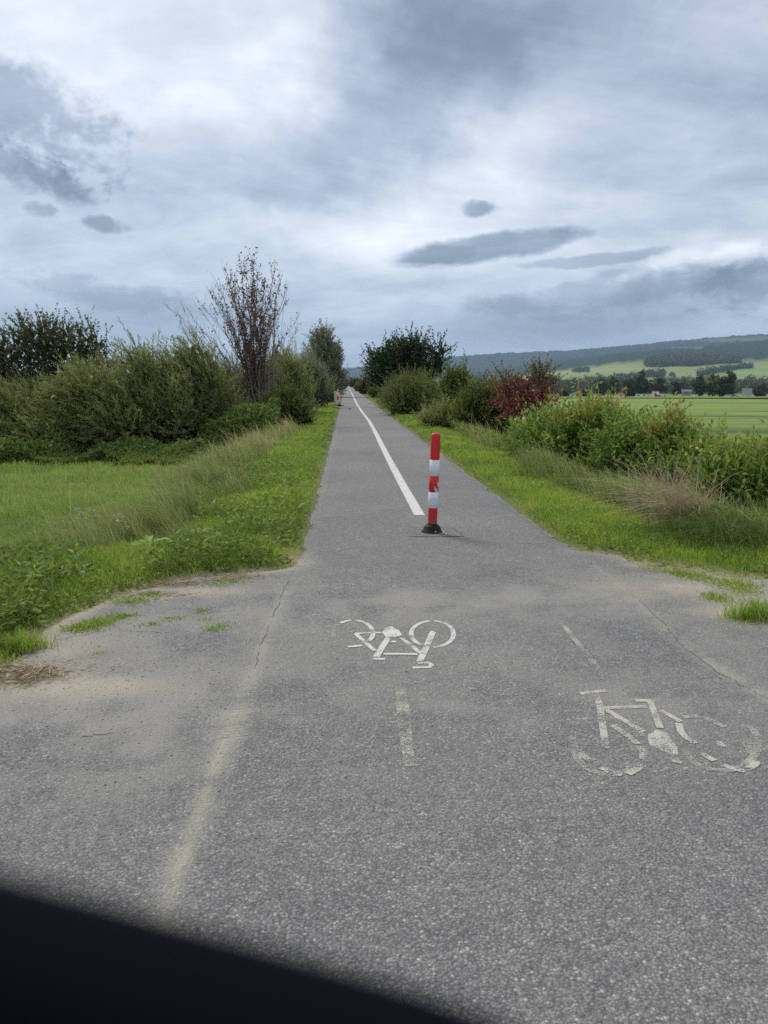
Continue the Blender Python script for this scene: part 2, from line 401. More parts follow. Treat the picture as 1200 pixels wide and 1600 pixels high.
# ------------------------------------------------------------------ hills (own sheet from 370 m outwards)
A1 = np.array([(300, 586), (400, 585), (540, 578), (600, 572), (640, 566), (700, 561), (732, 558), (800, 554), (880, 550), (940, 545), (1000, 540), (1100, 530), (1150, 526), (1200, 524), (1500, 512), (1900, 530)], float)
A2 = np.array([(300, 596), (700, 592), (780, 581), (860, 569), (945, 557), (1016, 551), (1087, 545), (1140, 540), (1200, 535), (1500, 526), (1900, 545)], float)
AF = np.array([(300, 599), (700, 596), (800, 590), (860, 582), (917, 574), (959, 568), (1001, 566), (1060, 560), (1112, 561), (1140, 566), (1200, 566), (1500, 562), (1900, 570)], float)
def px_of(azm):
    c = np.clip(azm - YAW, -R(62), R(62)); fx = 1.0
    # pixel column of a level direction
    return 600 + F * np.tan(c) / math.cos(PITCH)
az_d = np.arange(R(-34), R(36), R(.075))
az_all = np.concatenate([np.arange(R(-180), R(-34), R(3)), az_d, np.arange(R(36), R(180.1), R(3))])
rr = np.geomspace(372, 8200, 150)
AZ, RR = np.meshgrid(az_all, rr)
PXc = px_of(AZ)
def row_y(px, r):
    """pixel row of the hillside at distance r in column px"""
    y1 = np.interp(px, A1[:, 0], A1[:, 1]); y2 = np.interp(px, A2[:, 0], A2[:, 1]); yf = np.interp(px, AF[:, 0], AF[:, 1])
    rc = [372, 395, 600, 900, 1250, 1700, 2500, 3400, 4000, 5400, 6500, 8200]
    near = yf * 0
    yc = [near + 621.5, near + 619.6, near + 616.5, near + 610, np.maximum(near + 602, yf + 8), np.maximum(near + 592, yf + 6), yf, y2, y2 + 5, y1, y1 + 6, y1 + 12]
    lr = np.log(r); out = yc[0].copy()
    for k in range(len(rc) - 1):
        t = np.clip((lr - math.log(rc[k])) / (math.log(rc[k + 1]) - math.log(rc[k])), 0, 1)
        out = np.where(r >= rc[k], yc[k] * (1 - t) + yc[k + 1] * t, out)
    return out
YP = row_y(PXc, RR)
def slope_of(px, py):
    x, y, z = ray(px, py); return z / np.hypot(x, y)
ZH = CAM_Z + RR * slope_of(np.clip(PXc, -300, 1500), YP)
HX, HY = RR * np.sin(AZ), RR * np.cos(AZ)
ZH += (fbm(HX / 350, HY / 350, 3) - .5) * smoothstep(RR, 700, 3000) * 16
# land cover
forest = smoothstep(RR, 2480, 2560) * 1.0
cn = fbm(HX / 160, HY / 160, 4); cn2 = fbm(HX / 420 + 7, HY / 420, 3)
ridge_fields = ((PXc > 1060) & (YP < 536) & (cn2 > .5)) | ((np.abs(PXc - 1070) < 25) & (np.abs(YP - 546) < 2.0))
forest = np.where(ridge_fields, .7, forest)
shrub = smoothstep(RR, 560, 620) * smoothstep(RR, 1500, 1250) * smoothstep(cn, .35, .55)
fcol = np.array((.020, .032, .022)); gcol = np.array((.22, .29, .09)); pale = np.array((.30, .28, .16)); scol = np.array((.04, .055, .028)); mead = np.array((.21, .265, .07))
colr = gcol + (pale - gcol) * smoothstep(cn2, .52, .60)[..., None] * .8
colr = colr * (0.85 + .3 * cn)[..., None]
nearf = smoothstep(RR, 640, 560)[..., None]; colr = colr * (1 - nearf) + mead * (.8 + .4 * fbm(HX / 300, HY / 12, 4))[..., None] * nearf
colr = colr * (1 - shrub[..., None]) + scol * shrub[..., None]
colr = colr * (1 - forest[..., None]) + (fcol * (.8 + .45 * fbm(HX / 60, HY / 60, 3))[..., None]) * forest[..., None]
ZH += forest * (vnoise(HX / 14, HY / 14) * 9 + vnoise(HX / 45, HY / 45) * 10)
na, nr = len(az_all), len(rr); idx = np.arange(na * nr).reshape(nr, na)
hq = np.stack([idx[:-1, :-1], idx[:-1, 1:], idx[1:, 1:], idx[1:, :-1]], -1).reshape(-1, 4)
m, q = new_mat('hillside')
co = q.node('ShaderNodeTexCoord').outputs['Object']
n = q.noise(co, .05, 4, .65)['Fac']
c = q.mix(q.smooth(n, .3, .7, 0, .5), q.attr('cover')['Color'], (.035, .045, .025), 'MIX')
finish(q, principled(q, q.mix(.35, q.attr('cover')['Color'], c), .95, .1)); M['hill'] = m
obj('hills', mesh_np('hills', np.stack([HX, HY, ZH], -1).reshape(-1, 3), [hq], m, None, {'cover': colr.reshape(-1, 3)}), kind='structure',
    label='long forested hills with green and fallow fields on their lower slopes', cat='hills')
ZMAX = float(ZH.max())
def hill_at(px, py):
    """point of the hillside seen at a pixel"""
    rs = np.geomspace(400, 5400, 600); yy = row_y(np.full(600, float(px)), rs)
    k = int(np.argmax(yy <= py)); k = max(k, 1); r = rs[k]
    x, y, z = ray(px, py); h = math.hypot(x, y)
    return r * x / h, r * y / h, CAM_Z + r * z / h

# ------------------------------------------------------------------ asphalt path
prow = np.concatenate([np.arange(-5, 2.4, .12), np.arange(2.4, 8.2, .03), np.arange(8.2, 20, .09), np.arange(20, 60, .4), np.geomspace(60, 618, 90)])
NC = 190
U = np.linspace(0, 1, NC)
# columns gathered where the visible asphalt lies
def row_x(y):
    a, b = float(xl(y)), float(xr(y))
    core = np.linspace(max(a, -3.4), min(b, 5.2), NC - 20)
    lo = np.linspace(a, core[0], 11)[:-1] if a < core[0] - 1e-6 else core[0] - np.linspace(.1, .0, 11)[:-1] * .02
    hi = np.linspace(core[-1], b, 11)[1:] if b > core[-1] + 1e-6 else core[-1] + np.linspace(0, .1, 11)[1:] * .02
    return np.concatenate([lo, core, hi])
PX = np.stack([row_x(y) for y in prow]); PY = np.repeat(prow[:, None], NC, 1)
edge_n = (fbm(PY * 4, PY * 0 + 3, 3) - .5)
PX[:, :12] += (edge_n[:, :12] * .09); PX[:, -12:] += (edge_n[::-1][:, -12:] * .09)
pd = np.minimum(seg_dist(PX, PY, left_poly), seg_dist(PX, PY, right_poly))
PZ = (fbm(PX * .9, PY * .9, 3) - .5) * .012 - .02 * smoothstep(pd, .12, 0)
def poly_mask(pts, width, amps=None):
    pts = gp(*np.array(pts, float).T)
    out = np.zeros_like(PX)
    sel = (PY < 14) & (PY > 0)
    x, y = PX[sel], PY[sel]; best = np.zeros_like(x)
    for k in range(len(pts) - 1):
        d = seg_dist(x, y, pts[k:k + 2]); a = 1.0 if amps is None else amps[k]
        best = np.maximum(best, a * np.exp(-(d / width) ** 2))
    out[sel] = best; return out
def spot(px, py, sx, sy, a):
    c = gp(px, py); return a * np.exp(-((PX - c[0]) / sx) ** 2 - ((PY - c[1]) / sy) ** 2)
nz = fbm(PX * 2.2, PY * 2.2, 4); nz2 = fbm(PX * 6 + 5, PY * 6, 3)
dust = poly_mask([(445, 925), (415, 1000), (385, 1075), (372, 1110), (350, 1160), (330, 1225), (305, 1290), (285, 1330), (262, 1400), (250, 1470), (235, 1560)], .045, [.45, .5, .6, .95, .8, .65, .5, .6, .5, .35])
dust = np.maximum(dust, poly_mask([(285, 1325), (270, 1375)], .035, [.95]))
dust = np.maximum(dust, poly_mask([(930, 885), (985, 930), (1040, 985), (1100, 1030), (1210, 1095), (1400, 1200)], .05, [.25, .35, .5, .55, .5]))
dust = dust * smoothstep(.6 * nz2 + .4 * fbm(PX * 19, PY * 19, 2), .16, .55) * 1.2
soft = spot(620, 940, 1.1, .42, .5) + spot(820, 930, .8, .35, .35) + spot(960, 1100, .55, .3, .4) + spot(200, 1130, .8, .5, .55) + spot(420, 1120, .4, .4, .35) + spot(1040, 940, .8, .4, .45) + spot(640, 1110, .5, .3, .3) + spot(1100, 1000, .5, .3, .3) + spot(820, 1100, .3, .25, .25)
soft = soft + .30 * smoothstep(PY, 2.3, 3.6) * smoothstep(PY, 8.0, 6.0) + .35 * np.exp(-((PX + 1.3) / 1.2) ** 2) * smoothstep(PY, 2.0, 3.2) * smoothstep(PY, 6.5, 5)
soft = soft * smoothstep(nz * .7 + nz2 * .3, .34, .66) * 1.1
front = smoothstep(PY, 7.4, 6.3)
sandm = spot(140, 1075, .35, .16, .9) + spot(90, 1010, .25, .25, .9) + spot(230, 925, .5, .22, .9) + spot(1100, 915, .8, .3, .8) + spot(1180, 950, .5, .4, .8) + spot(1130, 955, .2, .15, .5) + spot(60, 1060, .3, .2, .8) + spot(340, 925, .25, .1, .6) + spot(905, 860, .12, .05, .7)
sandm = np.maximum(sandm * (.4 + 1.0 * nz2), smoothstep(pd, .28, .0) * front * .85 * (.4 + nz2))
sandm = np.maximum(sandm, smoothstep(pd, .05, .0) * .15 * (.3 + nz2))
brown = spot(10, 1056, .2, .12, 1.0) + spot(265, 912, .28, .08, 1.0) + spot(225, 928, .3, .05, .6) + spot(155, 1022, .1, .06, .5) + spot(365, 903, .2, .05, .8) + spot(1035, 893, .3, .06, .5)
brown = np.clip(brown * (.3 + 1.1 * nz2), 0, 1)
new = smoothstep(PY, 7.0, 7.8) * 1.0
m, q = new_mat('asphalt')
co = q.node('ShaderNodeTexCoord').outputs['Object']
vo = q.node('ShaderNodeTexVoronoi', feature='F1'); q.put(vo.inputs['Vector'], co); vo.inputs['Scale'].default_value = 108; vo.inputs['Randomness'].default_value = 1
vd = q.node('ShaderNodeTexVoronoi', feature='F1'); q.put(vd.inputs['Vector'], co); vd.inputs['Scale'].default_value = 270
sc1 = q.node('ShaderNodeSeparateColor'); q.put(sc1.inputs[0], vo.outputs['Color'])
sc2 = q.node('ShaderNodeSeparateColor'); q.put(sc2.inputs[0], vd.outputs['Color'])
stone = q.ramp(sc1.outputs[0], [(0, (0.1081, 0.1101, 0.1143)), (.35, (0.1907, 0.1915, 0.1926)), (.7, (0.2544, 0.2539, 0.2504)), (.93, (0.3434, 0.3377, 0.3226)), (.98, (0.5087, 0.5004, 0.4696)), (1, (0.6614, 0.6505, 0.614))])
fine = q.ramp(sc2.outputs[0], [(0, (0.1018, 0.1038, 0.1083)), (.5, (0.2289, 0.2277, 0.2263)), (.9, (0.3562, 0.3502, 0.3371)), (1, (0.636, 0.6255, 0.5899))])
c = q.mix(.42, stone, fine)
mott = q.noise(co, 17, 4, .65)['Fac']
c = q.mix(1.0, c, q.ramp(mott, [(.3, (.80, .80, .81)), (.5, (1.0, 1.0, 1.0)), (.7, (1.16, 1.15, 1.12))]), 'MULTIPLY')
gap = q.smooth(vo.outputs['Distance'], .28, .8)
c = q.mix(q.m('MULTIPLY', gap, .5), c, (.065, .065, .066))
tone = q.noise(co, .33, 3, .5)['Fac']
c = q.mix(1.0, c, q.ramp(tone, [(.32, (.80, .81, .83)), (.5, (.93, .93, .93)), (.68, (1.04, 1.03, 1.0))]), 'MULTIPLY')
stain = q.noise(co, 2.6, 4, .6)['Fac']
c = q.mix(q.smooth(stain, .62, .74, 0, .35), c, (.085, .085, .088))
big = q.noise(co, .9, 6, .6)['Fac']; mid = q.noise(co, 5.5, 5, .65)['Fac']; fn = q.noise(co, 60, 4, .7)['Fac']
c = q.mix(q.smooth(big, .35, .65, .0, .30), c, q.mix(1.0, c, (.70, .72, .76), 'MULTIPLY'))
c = q.mix(q.smooth(mid, .35, .7, .0, .4), c, q.mix(1.0, c, (1.25, 1.24, 1.2), 'MULTIPLY'))
c = q.mix(q.m('MULTIPLY', q.attr('soft')['Fac'], q.smooth(fn, .25, .6, .35, .85)), c, (.31, .298, .26))
c = q.mix(q.m('MULTIPLY', q.attr('dust')['Fac'], q.smooth(fn, .3, .55, .45, .95)), c, (.40, .375, .30))
c = q.mix(q.m('MULTIPLY', q.attr('sandy')['Fac'], q.smooth(fn, .3, .6, .35, 1.0)), c, (.43, .385, .30))
c = q.mix(q.m('MULTIPLY', q.attr('brown')['Fac'], q.smooth(fn, .35, .6, .3, 1.0)), c, (.17, .115, .075))
bp = q.node('ShaderNodeBump'); bp.inputs['Strength'].default_value = .75; bp.inputs['Distance'].default_value = .006
q.put(bp.inputs['Height'], q.m('ADD', q.m('MULTIPLY', vo.outputs['Distance'], -1.0), q.m('MULTIPLY', sc1.outputs[1], .5)))
finish(q, principled(q, c, .82, .35, bp.outputs[0])); M['asphalt'] = m
idx = np.arange(PX.size).reshape(PX.shape)
pq = np.stack([idx[:-1, :-1], idx[:-1, 1:], idx[1:, 1:], idx[1:, :-1]], -1).reshape(-1, 4)
path = obj('cycle_path', mesh_np('cycle_path', np.stack([PX, PY, PZ], -1).reshape(-1, 3), [pq], m,
           {'dust': np.clip(dust, 0, 1).ravel(), 'soft': np.clip(soft, 0, 1).ravel(), 'sandy': np.clip(sandm, 0, 1).ravel(), 'brown': brown.ravel()}, smooth=True),
           kind='structure', label='straight grey asphalt cycle path widening into a junction', cat='path')
def pz(x, y): return (fbm(np.asarray(x) * .9, np.asarray(y) * .9, 3) - .5) * .012

CRACKS = [[(452, 905), (430, 955), (412, 1002), (398, 1045)], [(0, 1165), (60, 1150), (130, 1152), (205, 1138)], [(985, 925), (1040, 978), (1068, 1012), (1120, 1048), (1200, 1092)], [(90, 1000), (170, 985), (260, 990)]]
# ---- paint: strips on the asphalt
def paint_mat(name, color, lo, hi):
    m, q = new_mat(name)
    co = q.node('ShaderNodeTexCoord').outputs['Object']
    a = q.noise(co, 150, 3, .7)['Fac']; b = q.noise(co, 7, 4, .6)['Fac']
    v = q.node('ShaderNodeTexVoronoi'); q.put(v.inputs['Vector'], co); v.inputs['Scale'].default_value = 108
    s = q.m('ADD', q.m('ADD', q.m('MULTIPLY', a, .42), q.m('MULTIPLY', b, .58)), q.m('MULTIPLY', q.m('SUBTRACT', v.outputs['Distance'], .4), .16))
    keep = q.smooth(s, hi, lo)
    c = q.mix(q.smooth(b, .3, .7), tuple(x * .9 for x in color), color)
    p = principled(q, c, .7, .3); t = q.node('ShaderNodeBsdfTransparent'); mx = q.node('ShaderNodeMixShader')
    q.put(mx.inputs[0], keep); q.l.new(t.outputs[0], mx.inputs[1]); q.l.new(p, mx.inputs[2]); finish(q, mx.outputs[0]); return m
M['paint_line'] = paint_mat('line_paint', (.62, .62, .60), .57, .68)
M['paint_bike'] = paint_mat('symbol_paint', (.64, .63, .58), .51, .63)
M['paint_worn'] = paint_mat('worn_symbol_paint', (.52, .505, .44), .475, .62)
M['paint_ghost'] = paint_mat('ghost_paint', (.44, .425, .37), .40, .60)

M['crack'] = paint_mat('crack_dirt', (.05, .047, .043), .50, .56)
class Paint:
    def __init__(s): s.v = []; s.f = []; s.top = .0026
    def strip(s, pts, w, sub=10):
        pts = np.asarray(pts, float); P = []
        for a, b in zip(pts[:-1], pts[1:]):
            n = max(1, int(np.hypot(*(b - a)) / .05)); n = min(n, sub)
            P += [a + (b - a) * k / n for k in range(n)]
        P.append(pts[-1]); P = np.array(P); t = np.gradient(P, axis=0); t /= np.hypot(t[:, 0], t[:, 1])[:, None] + 1e-9
        nrm = np.stack([-t[:, 1], t[:, 0]], -1); ww = np.interp(np.linspace(0, 1, len(P)), np.linspace(0, 1, len(w)), w) if hasattr(w, '__len__') else w
        a = P + nrm * (np.asarray(ww)[..., None] / 2 if np.ndim(ww) else ww / 2); b = P - (a - P); o = len(s.v)
        s.top += .00006
        for p in np.concatenate([a, b]): s.v.append((p[0], p[1], float(pz(p[0], p[1])) + s.top))
        k = len(P)
        s.f += [(o + i, o + k + i, o + k + i + 1, o + i + 1) for i in range(k - 1)]
    def disc(s, cx, cy, ax, bx, seg=24):
        """ellipse with half axes as vectors ax, bx"""
        o = len(s.v); s.top += .00006
        for k in range(seg):
            t = 2 * math.pi * k / seg; wob = 1 + .12 * math.sin(3 * t + 1) + .07 * math.sin(7 * t)
            x = cx + (ax[0] * math.cos(t) + bx[0] * math.sin(t)) * wob; y = cy + (ax[1] * math.cos(t) + bx[1] * math.sin(t)) * wob
            s.v.append((x, y, float(pz(x, y)) + s.top))
        s.f.append(tuple(range(o + seg - 1, o - 1, -1)))
    def mesh(s, name, mat):
        me = bpy.data.meshes.new(name); me.from_pydata(s.v, [], s.f); me.materials.append(mat); me.update(); return me

for ck in CRACKS:
    kr = Paint(); kr.top = .0018; g2 = gp(*np.array(ck, float).T)
    tt = np.linspace(0, len(g2) - 1, 26); xx = np.interp(tt, range(len(g2)), g2[:, 0]); yy = np.interp(tt, range(len(g2)), g2[:, 1])
    kr.strip(np.stack([xx + rng.normal(size=26) * .008, yy + rng.normal(size=26) * .008], -1), [.002, .005, .003, .006, .002], 1)
    obj('crack', kr.mesh('crack', M['crack']), path)
ln = Paint()
ly = np.concatenate([np.linspace(gp(655, 805)[1], 20, 30), np.linspace(21, 60, 40), np.geomspace(62, 600, 50)])
lx = np.interp(ly, [8, 12, 17, 22, 28, 33, 42, 55, 75, 110, 200, 600], [.86, .855, .87, .90, .93, .925, .85, .78, .79, .83, .84, .84])
ln.strip(np.stack([lx, ly], -1), .128, 1)
obj('centre_line', ln.mesh('centre_line', M['paint_line']), path)

def bike(conv, P, spec, sw):
    for kind, a in spec:
        if kind == 'l': P.strip(gp(*np.array([conv(*p) for p in a], float).T), sw)
        elif kind == 'L': P.strip(gp(*np.array([conv(*p) for p in a], float).T), sw * 1.35)
        elif kind == 'a':
            cx, cy, rx, ry, t0, t1 = a
            ts = np.radians(np.linspace(t0, t1, 14)); P.strip(gp(*np.array([conv(cx + rx * math.cos(t), cy - ry * math.sin(t)) for t in ts]).T), sw, 2)
        elif kind == 'd':
            cx, cy, rx, ry, rot = a; c_, s_ = math.cos(R(rot)), math.sin(R(rot))
            c0 = gp(*conv(cx, cy)); e1 = gp(*conv(cx + rx * c_, cy + rx * s_)) - c0; e2 = gp(*conv(cx - ry * s_, cy + ry * c_)) - c0
            P.disc(c0[0], c0[1], e1, e2)
b1 = Paint()
bike(lambda x, y: (480 + x / 4, 930 + y / 4), b1, [
    ('a', (783, 242, 133, 82, 97, 238)), ('a', (783, 242, 133, 82, 85, -88)), ('L', [(783, 235), (745, 325), (703, 415)]), ('d', (783, 236, 20, 12, 0)),
    ('l', [(692, 424), (760, 422), (778, 438), (765, 451), (658, 453)]), ('l', [(585, 265), (650, 315), (708, 363)]), ('l', [(478, 369), (560, 368), (690, 370)]),
    ('L', [(512, 262), (470, 325), (432, 388)]), ('l', [(412, 399), (486, 401)]), ('d', (527, 233, 58, 33, 8)), ('l', [(525, 290), (555, 294)]),
    ('l', [(300, 243), (370, 238), (480, 236)]), ('l', [(302, 243), (360, 295), (422, 350)]),
    ('a', (288, 240, 124, 80, 95, 130)), ('a', (288, 240, 124, 80, 84, -40)), ('l', [(254, 325), (300, 322), (342, 317)])], .029)
obj('bicycle_symbol', b1.mesh('bicycle_symbol', M['paint_bike']), path, 'white bicycle symbol facing the other way, upside down')
b1g = Paint()
bike(lambda x, y: (480 + x / 4, 930 + y / 4), b1g, [('a', (288, 240, 124, 80, 135, 215)), ('l', [(270, 235), (290, 225)])], .026)
obj('bicycle_symbol_wheel', b1g.mesh('bicycle_symbol_wheel', M['paint_ghost']), path)
b2 = Paint()
bike(lambda x, y: (840 + x / 3.3333, 930 + y / 3.3333), b2, [
    ('l', [(222, 516), (290, 508), (358, 500)]), ('l', [(300, 520), (314, 545), (326, 590)]), ('l', [(326, 590), (340, 690), (357, 800)]), ('l', [(345, 590), (440, 588), (568, 584)]),
    ('l', [(345, 592), (450, 655), (552, 716)]), ('l', [(508, 552), (632, 551)]), ('l', [(586, 556), (610, 620), (638, 697)]), ('d', (652, 772, 92, 48, 36)), ('l', [(700, 838), (722, 870), (752, 874)]),
    ('l', [(388, 680), (450, 722), (524, 780)]), ('l', [(640, 606), (692, 634), (746, 664)]), ('l', [(735, 672), (746, 716), (775, 748), (822, 776)]), ('l', [(858, 830), (922, 866)]),
    ('l', [(330, 902), (370, 922), (440, 940)]), ('l', [(470, 936), (520, 908), (548, 878)]), ('l', [(758, 640), (830, 634), (900, 655), (975, 690)]),
    ('l', [(968, 888), (1020, 906), (1080, 921)]), ('l', [(1090, 906), (1120, 896), (1142, 868)]), ('l', [(940, 765), (956, 792)])], .032)
obj('bicycle_symbol', b2.mesh('bicycle_symbol', M['paint_worn']), path, 'worn cream bicycle symbol the right way up')
b2g = Paint()
bike(lambda x, y: (840 + x / 3.3333, 930 + y / 3.3333), b2g, [('a', (372, 790, 182, 148, 100, 20)), ('a', (372, 790, 182, 148, 170, 330)), ('a', (955, 775, 195, 142, 40, -110)), ('a', (955, 775, 195, 142, 200, 262)), ('l', [(185, 680), (215, 652), (296, 644)]), ('l', [(175, 740), (195, 800), (262, 858), (326, 888)]), ('l', [(548, 872), (552, 820), (530, 790)]), ('l', [(1070, 750), (1092, 790), (1120, 830)]), ('l', [(120, 140), (190, 225), (340, 412)])], .034)
obj('bicycle_symbol_wheel', b2g.mesh('bicycle_symbol_wheel', M['paint_ghost']), path)
d1 = Paint(); d1.strip(gp(*np.array([(624, 1066), (630, 1110), (634, 1150), (641, 1198)], float).T), [.045, .065, .06, .045])
obj('worn_lane_dash', d1.mesh('worn_lane_dash', M['paint_ghost']), path)

# ------------------------------------------------------------------ plants
def leaf_arrays(p, d, length, width, rg, fold=.25):
    """rhombic leaves: base p, direction d (unit)"""
    n = len(p); r_ = rg.normal(size=(n, 3)); s = np.cross(d, r_); s /= np.linalg.norm(s, axis=1)[:, None] + 1e-9
    nn = np.cross(d, s); L_ = np.asarray(length).reshape(-1, 1); W_ = np.asarray(width).reshape(-1, 1)
    mid = p + d * L_ * .45 + nn * W_ * fold
    v = np.stack([p, mid + s * W_ * .5, p + d * L_, mid - s * W_ * .5], 1).reshape(-1, 3)
    f = np.arange(4 * n).reshape(n, 4)
    return v, f

def unit(v): return v / (np.linalg.norm(v, axis=-1, keepdims=True) + 1e-9)

def foliage(rg, lumps, n_shoots, n_leaf, L0, W0, shoot=.5, up=.5, lean=(0, 0, 0), jitter=.5, outer=.3, tip_long=.12, tint_fn=None, leaf_spread=.9, floor=0.05, droop=0.0, core=0):
    lumps = [(np.array(c, float), np.array(r, float)) for c, r in lumps]
    vol = np.array([np.prod(r) ** .8 for _, r in lumps]); vol /= vol.sum()
    k = rg.choice(len(lumps), n_shoots, p=vol)
    C = np.array([c for c, _ in lumps])[k]; RR_ = np.array([r for _, r in lumps])[k]
    v = unit(rg.normal(size=(n_shoots, 3)) + np.array([0, 0, .25]))
    rho = rg.random(n_shoots) ** outer
    p0 = C + RR_ * v * (rho * .8)[:, None]
    d = unit(v * .8 + np.array([0, 0, up]) + np.array(lean) + rg.normal(size=(n_shoots, 3)) * jitter)
    ln_ = shoot * rg.uniform(.5, 1.15, n_shoots); ln_ = np.where(rg.random(n_shoots) < tip_long, ln_ * 1.7, ln_)
    t = np.linspace(.08, 1, n_leaf)[None, :, None]
    P = p0[:, None] + d[:, None] * (ln_[:, None, None] * t) + np.array([0, 0, -1.0]) * droop * (t ** 2) * ln_[:, None, None]
    ld = unit(d[:, None] * .75 + rg.normal(size=(n_shoots, n_leaf, 3)) * leaf_spread * .6)
    P = P.reshape(-1, 3); ld = ld.reshape(-1, 3)
    sh = np.repeat(rg.random(n_shoots), n_leaf)
    size = rg.uniform(.7, 1.3, len(P))
    keep = P[:, 2] > floor
    top = np.max([c[2] + r[2] for c, r in lumps]); h = P[:, 2] / top
    tint = np.clip(.55 * sh + .45 * rg.random(len(P)), 0, 1)
    if tint_fn is not None: tint = tint_fn(tint, h, P, rg)
    P, ld, size, tint = P[keep], ld[keep], size[keep], tint[keep]
    vv, ff = leaf_arrays(P, ld, L0 * size, W0 * size, rg)
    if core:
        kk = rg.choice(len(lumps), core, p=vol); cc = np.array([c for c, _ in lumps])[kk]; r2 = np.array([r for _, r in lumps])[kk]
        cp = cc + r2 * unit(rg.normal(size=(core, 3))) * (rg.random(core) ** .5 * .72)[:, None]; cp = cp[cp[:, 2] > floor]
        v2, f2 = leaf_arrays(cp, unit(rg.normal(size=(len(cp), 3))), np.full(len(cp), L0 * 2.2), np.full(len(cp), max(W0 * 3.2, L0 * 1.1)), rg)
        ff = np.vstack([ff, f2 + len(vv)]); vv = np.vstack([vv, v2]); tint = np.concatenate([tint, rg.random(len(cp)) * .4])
    return vv, ff, tint, p0, d, ln_

def stems_mesh(rg, mb, lumps, n, base_r=.25, rad=.03, wob=.12, tips=None):
    """stems that rise from the base into the crown"""
    for i in range(n):
        c, r = lumps[int(rg.integers(len(lumps)))]
        a = rg.uniform(0, 2 * math.pi); b = np.array([base_r * math.cos(a), base_r * math.sin(a), -.05]) * rg.uniform(.3, 1)
        b[2] = -.06; b[:2] *= 1.0
        e = np.array(c) + np.array(r) * unit(rg.normal(size=3) + np.array([0, 0, .5])) * rg.uniform(.5, .95)
        pts = []
        for k in range(6):
            t = k / 5; p = b * (1 - t) + e * t
            p[:2] = b[:2] + (e[:2] - b[:2]) * t ** 1.3
            if 0 < k < 5: p = p + rg.normal(size=3) * wob * .5
            pts.append(p)
        r0 = rad * rg.uniform(.6, 1.2)
        mb.tube(pts, [r0 * (1 - .85 * k / 5) for k in range(6)], 5)

def twigs(mb, rg, p0, d, ln_, n, rad=.006):
    for i in rg.choice(len(p0), min(n, len(p0)), replace=False):
        a = p0[i]; mb.tube([a - d[i] * ln_[i] * .35, a + d[i] * ln_[i] * .45, a + d[i] * ln_[i]], [rad * 1.4, rad, rad * .4], 3)

def plant(name, label, cat, px, dist, lumps, mat, n_shoots, n_leaf, L0, W0, seed, bark='bark', n_stems=8, rad=.03, base_r=.3, n_twig=150, twig_r=.006, group=None, parts=('stems', 'crown'), **kw):
    rg = np.random.default_rng(seed)
    x, y = at(px, dist); z = float(gz(x, y))
    t = thing(name, label, cat, (x, y, z), group)
    v, f, tint, p0, d, ln_ = foliage(rg, lumps, n_shoots, n_leaf, L0, W0, **kw)
    mb = MB(); stems_mesh(rg, mb, lumps, n_stems, base_r, rad)
    twigs(mb, rg, p0, d, ln_, n_twig, twig_r)
    obj(parts[0], mb.mesh(parts[0], M[bark], True), t)
    obj(parts[1], mesh_np(parts[1], v, [f], M[mat], {'f:tint': tint}), t)
    return t

def H(py, px, dist):
    """height above the local ground for a pixel row"""
    x, y = at(px, dist); return hz(py, px, dist) - float(gz(x, y))

def dome(w, h, rg, n=7, depth=None, low=.35):
    """overlapping lumps filling a crown w wide and h high with an uneven top"""
    depth = depth or w; out = []
    for i in range(n):
        u = (i + .5) / n * 2 - 1; xx = u * w * .36 + rg.normal() * w * .03
        hh = h * (1 - .38 * abs(u) ** 2) * rg.uniform(.86, 1.0)
        rz = hh * rg.uniform(.30, .40); rx = w * rg.uniform(.20, .27)
        out.append(((xx, rg.uniform(-.22, .22) * depth, hh - rz), (rx, depth * .26, rz)))
        out.append(((xx + rg.normal() * w * .05, rg.uniform(-.25, .25) * depth, hh * low), (rx * 1.1, depth * .3, hh * low * .95)))
    return out

lw = np.random.default_rng(31)
LEAN = (-.6, 0, .1)
# --- left hedge
h = H(466, 85, 29.5)
plant('hawthorn_tree', 'dark hawthorn tree with rusty upper leaves at the end of the left hedge', 'tree', 78, 29.5,
      [((-.2, 0, h * .70), (1.5, 1.4, h * .20)), ((-1.6, .2, h * .58), (1.2, 1.2, h * .24)), ((1.3, 0, h * .66), (1.1, 1.1, h * .2)), ((.2, 0, h * .42), (2.1, 1.6, h * .32)), ((-2.6, .1, h * .42), (1.4, 1.3, h * .36)), ((-1, 0, h * .25), (2.2, 1.5, h * .24)), ((1.8, .2, h * .4), (1.0, 1.2, h * .3))],
      'hawthorn', 1700, 13, .085, .062, 11, n_stems=9, rad=.07, base_r=.35, n_twig=420, twig_r=.011, parts=('trunk', 'crown'), shoot=.62, up=.75, jitter=.4, lean=(-.1, 0, 0), outer=.35, tip_long=.22, core=2500,
      tint_fn=lambda t, hh, P, rg: np.clip(t * .72 + .30 * smoothstep(hh, .6, .95) * rg.random(len(t)), 0, 1))
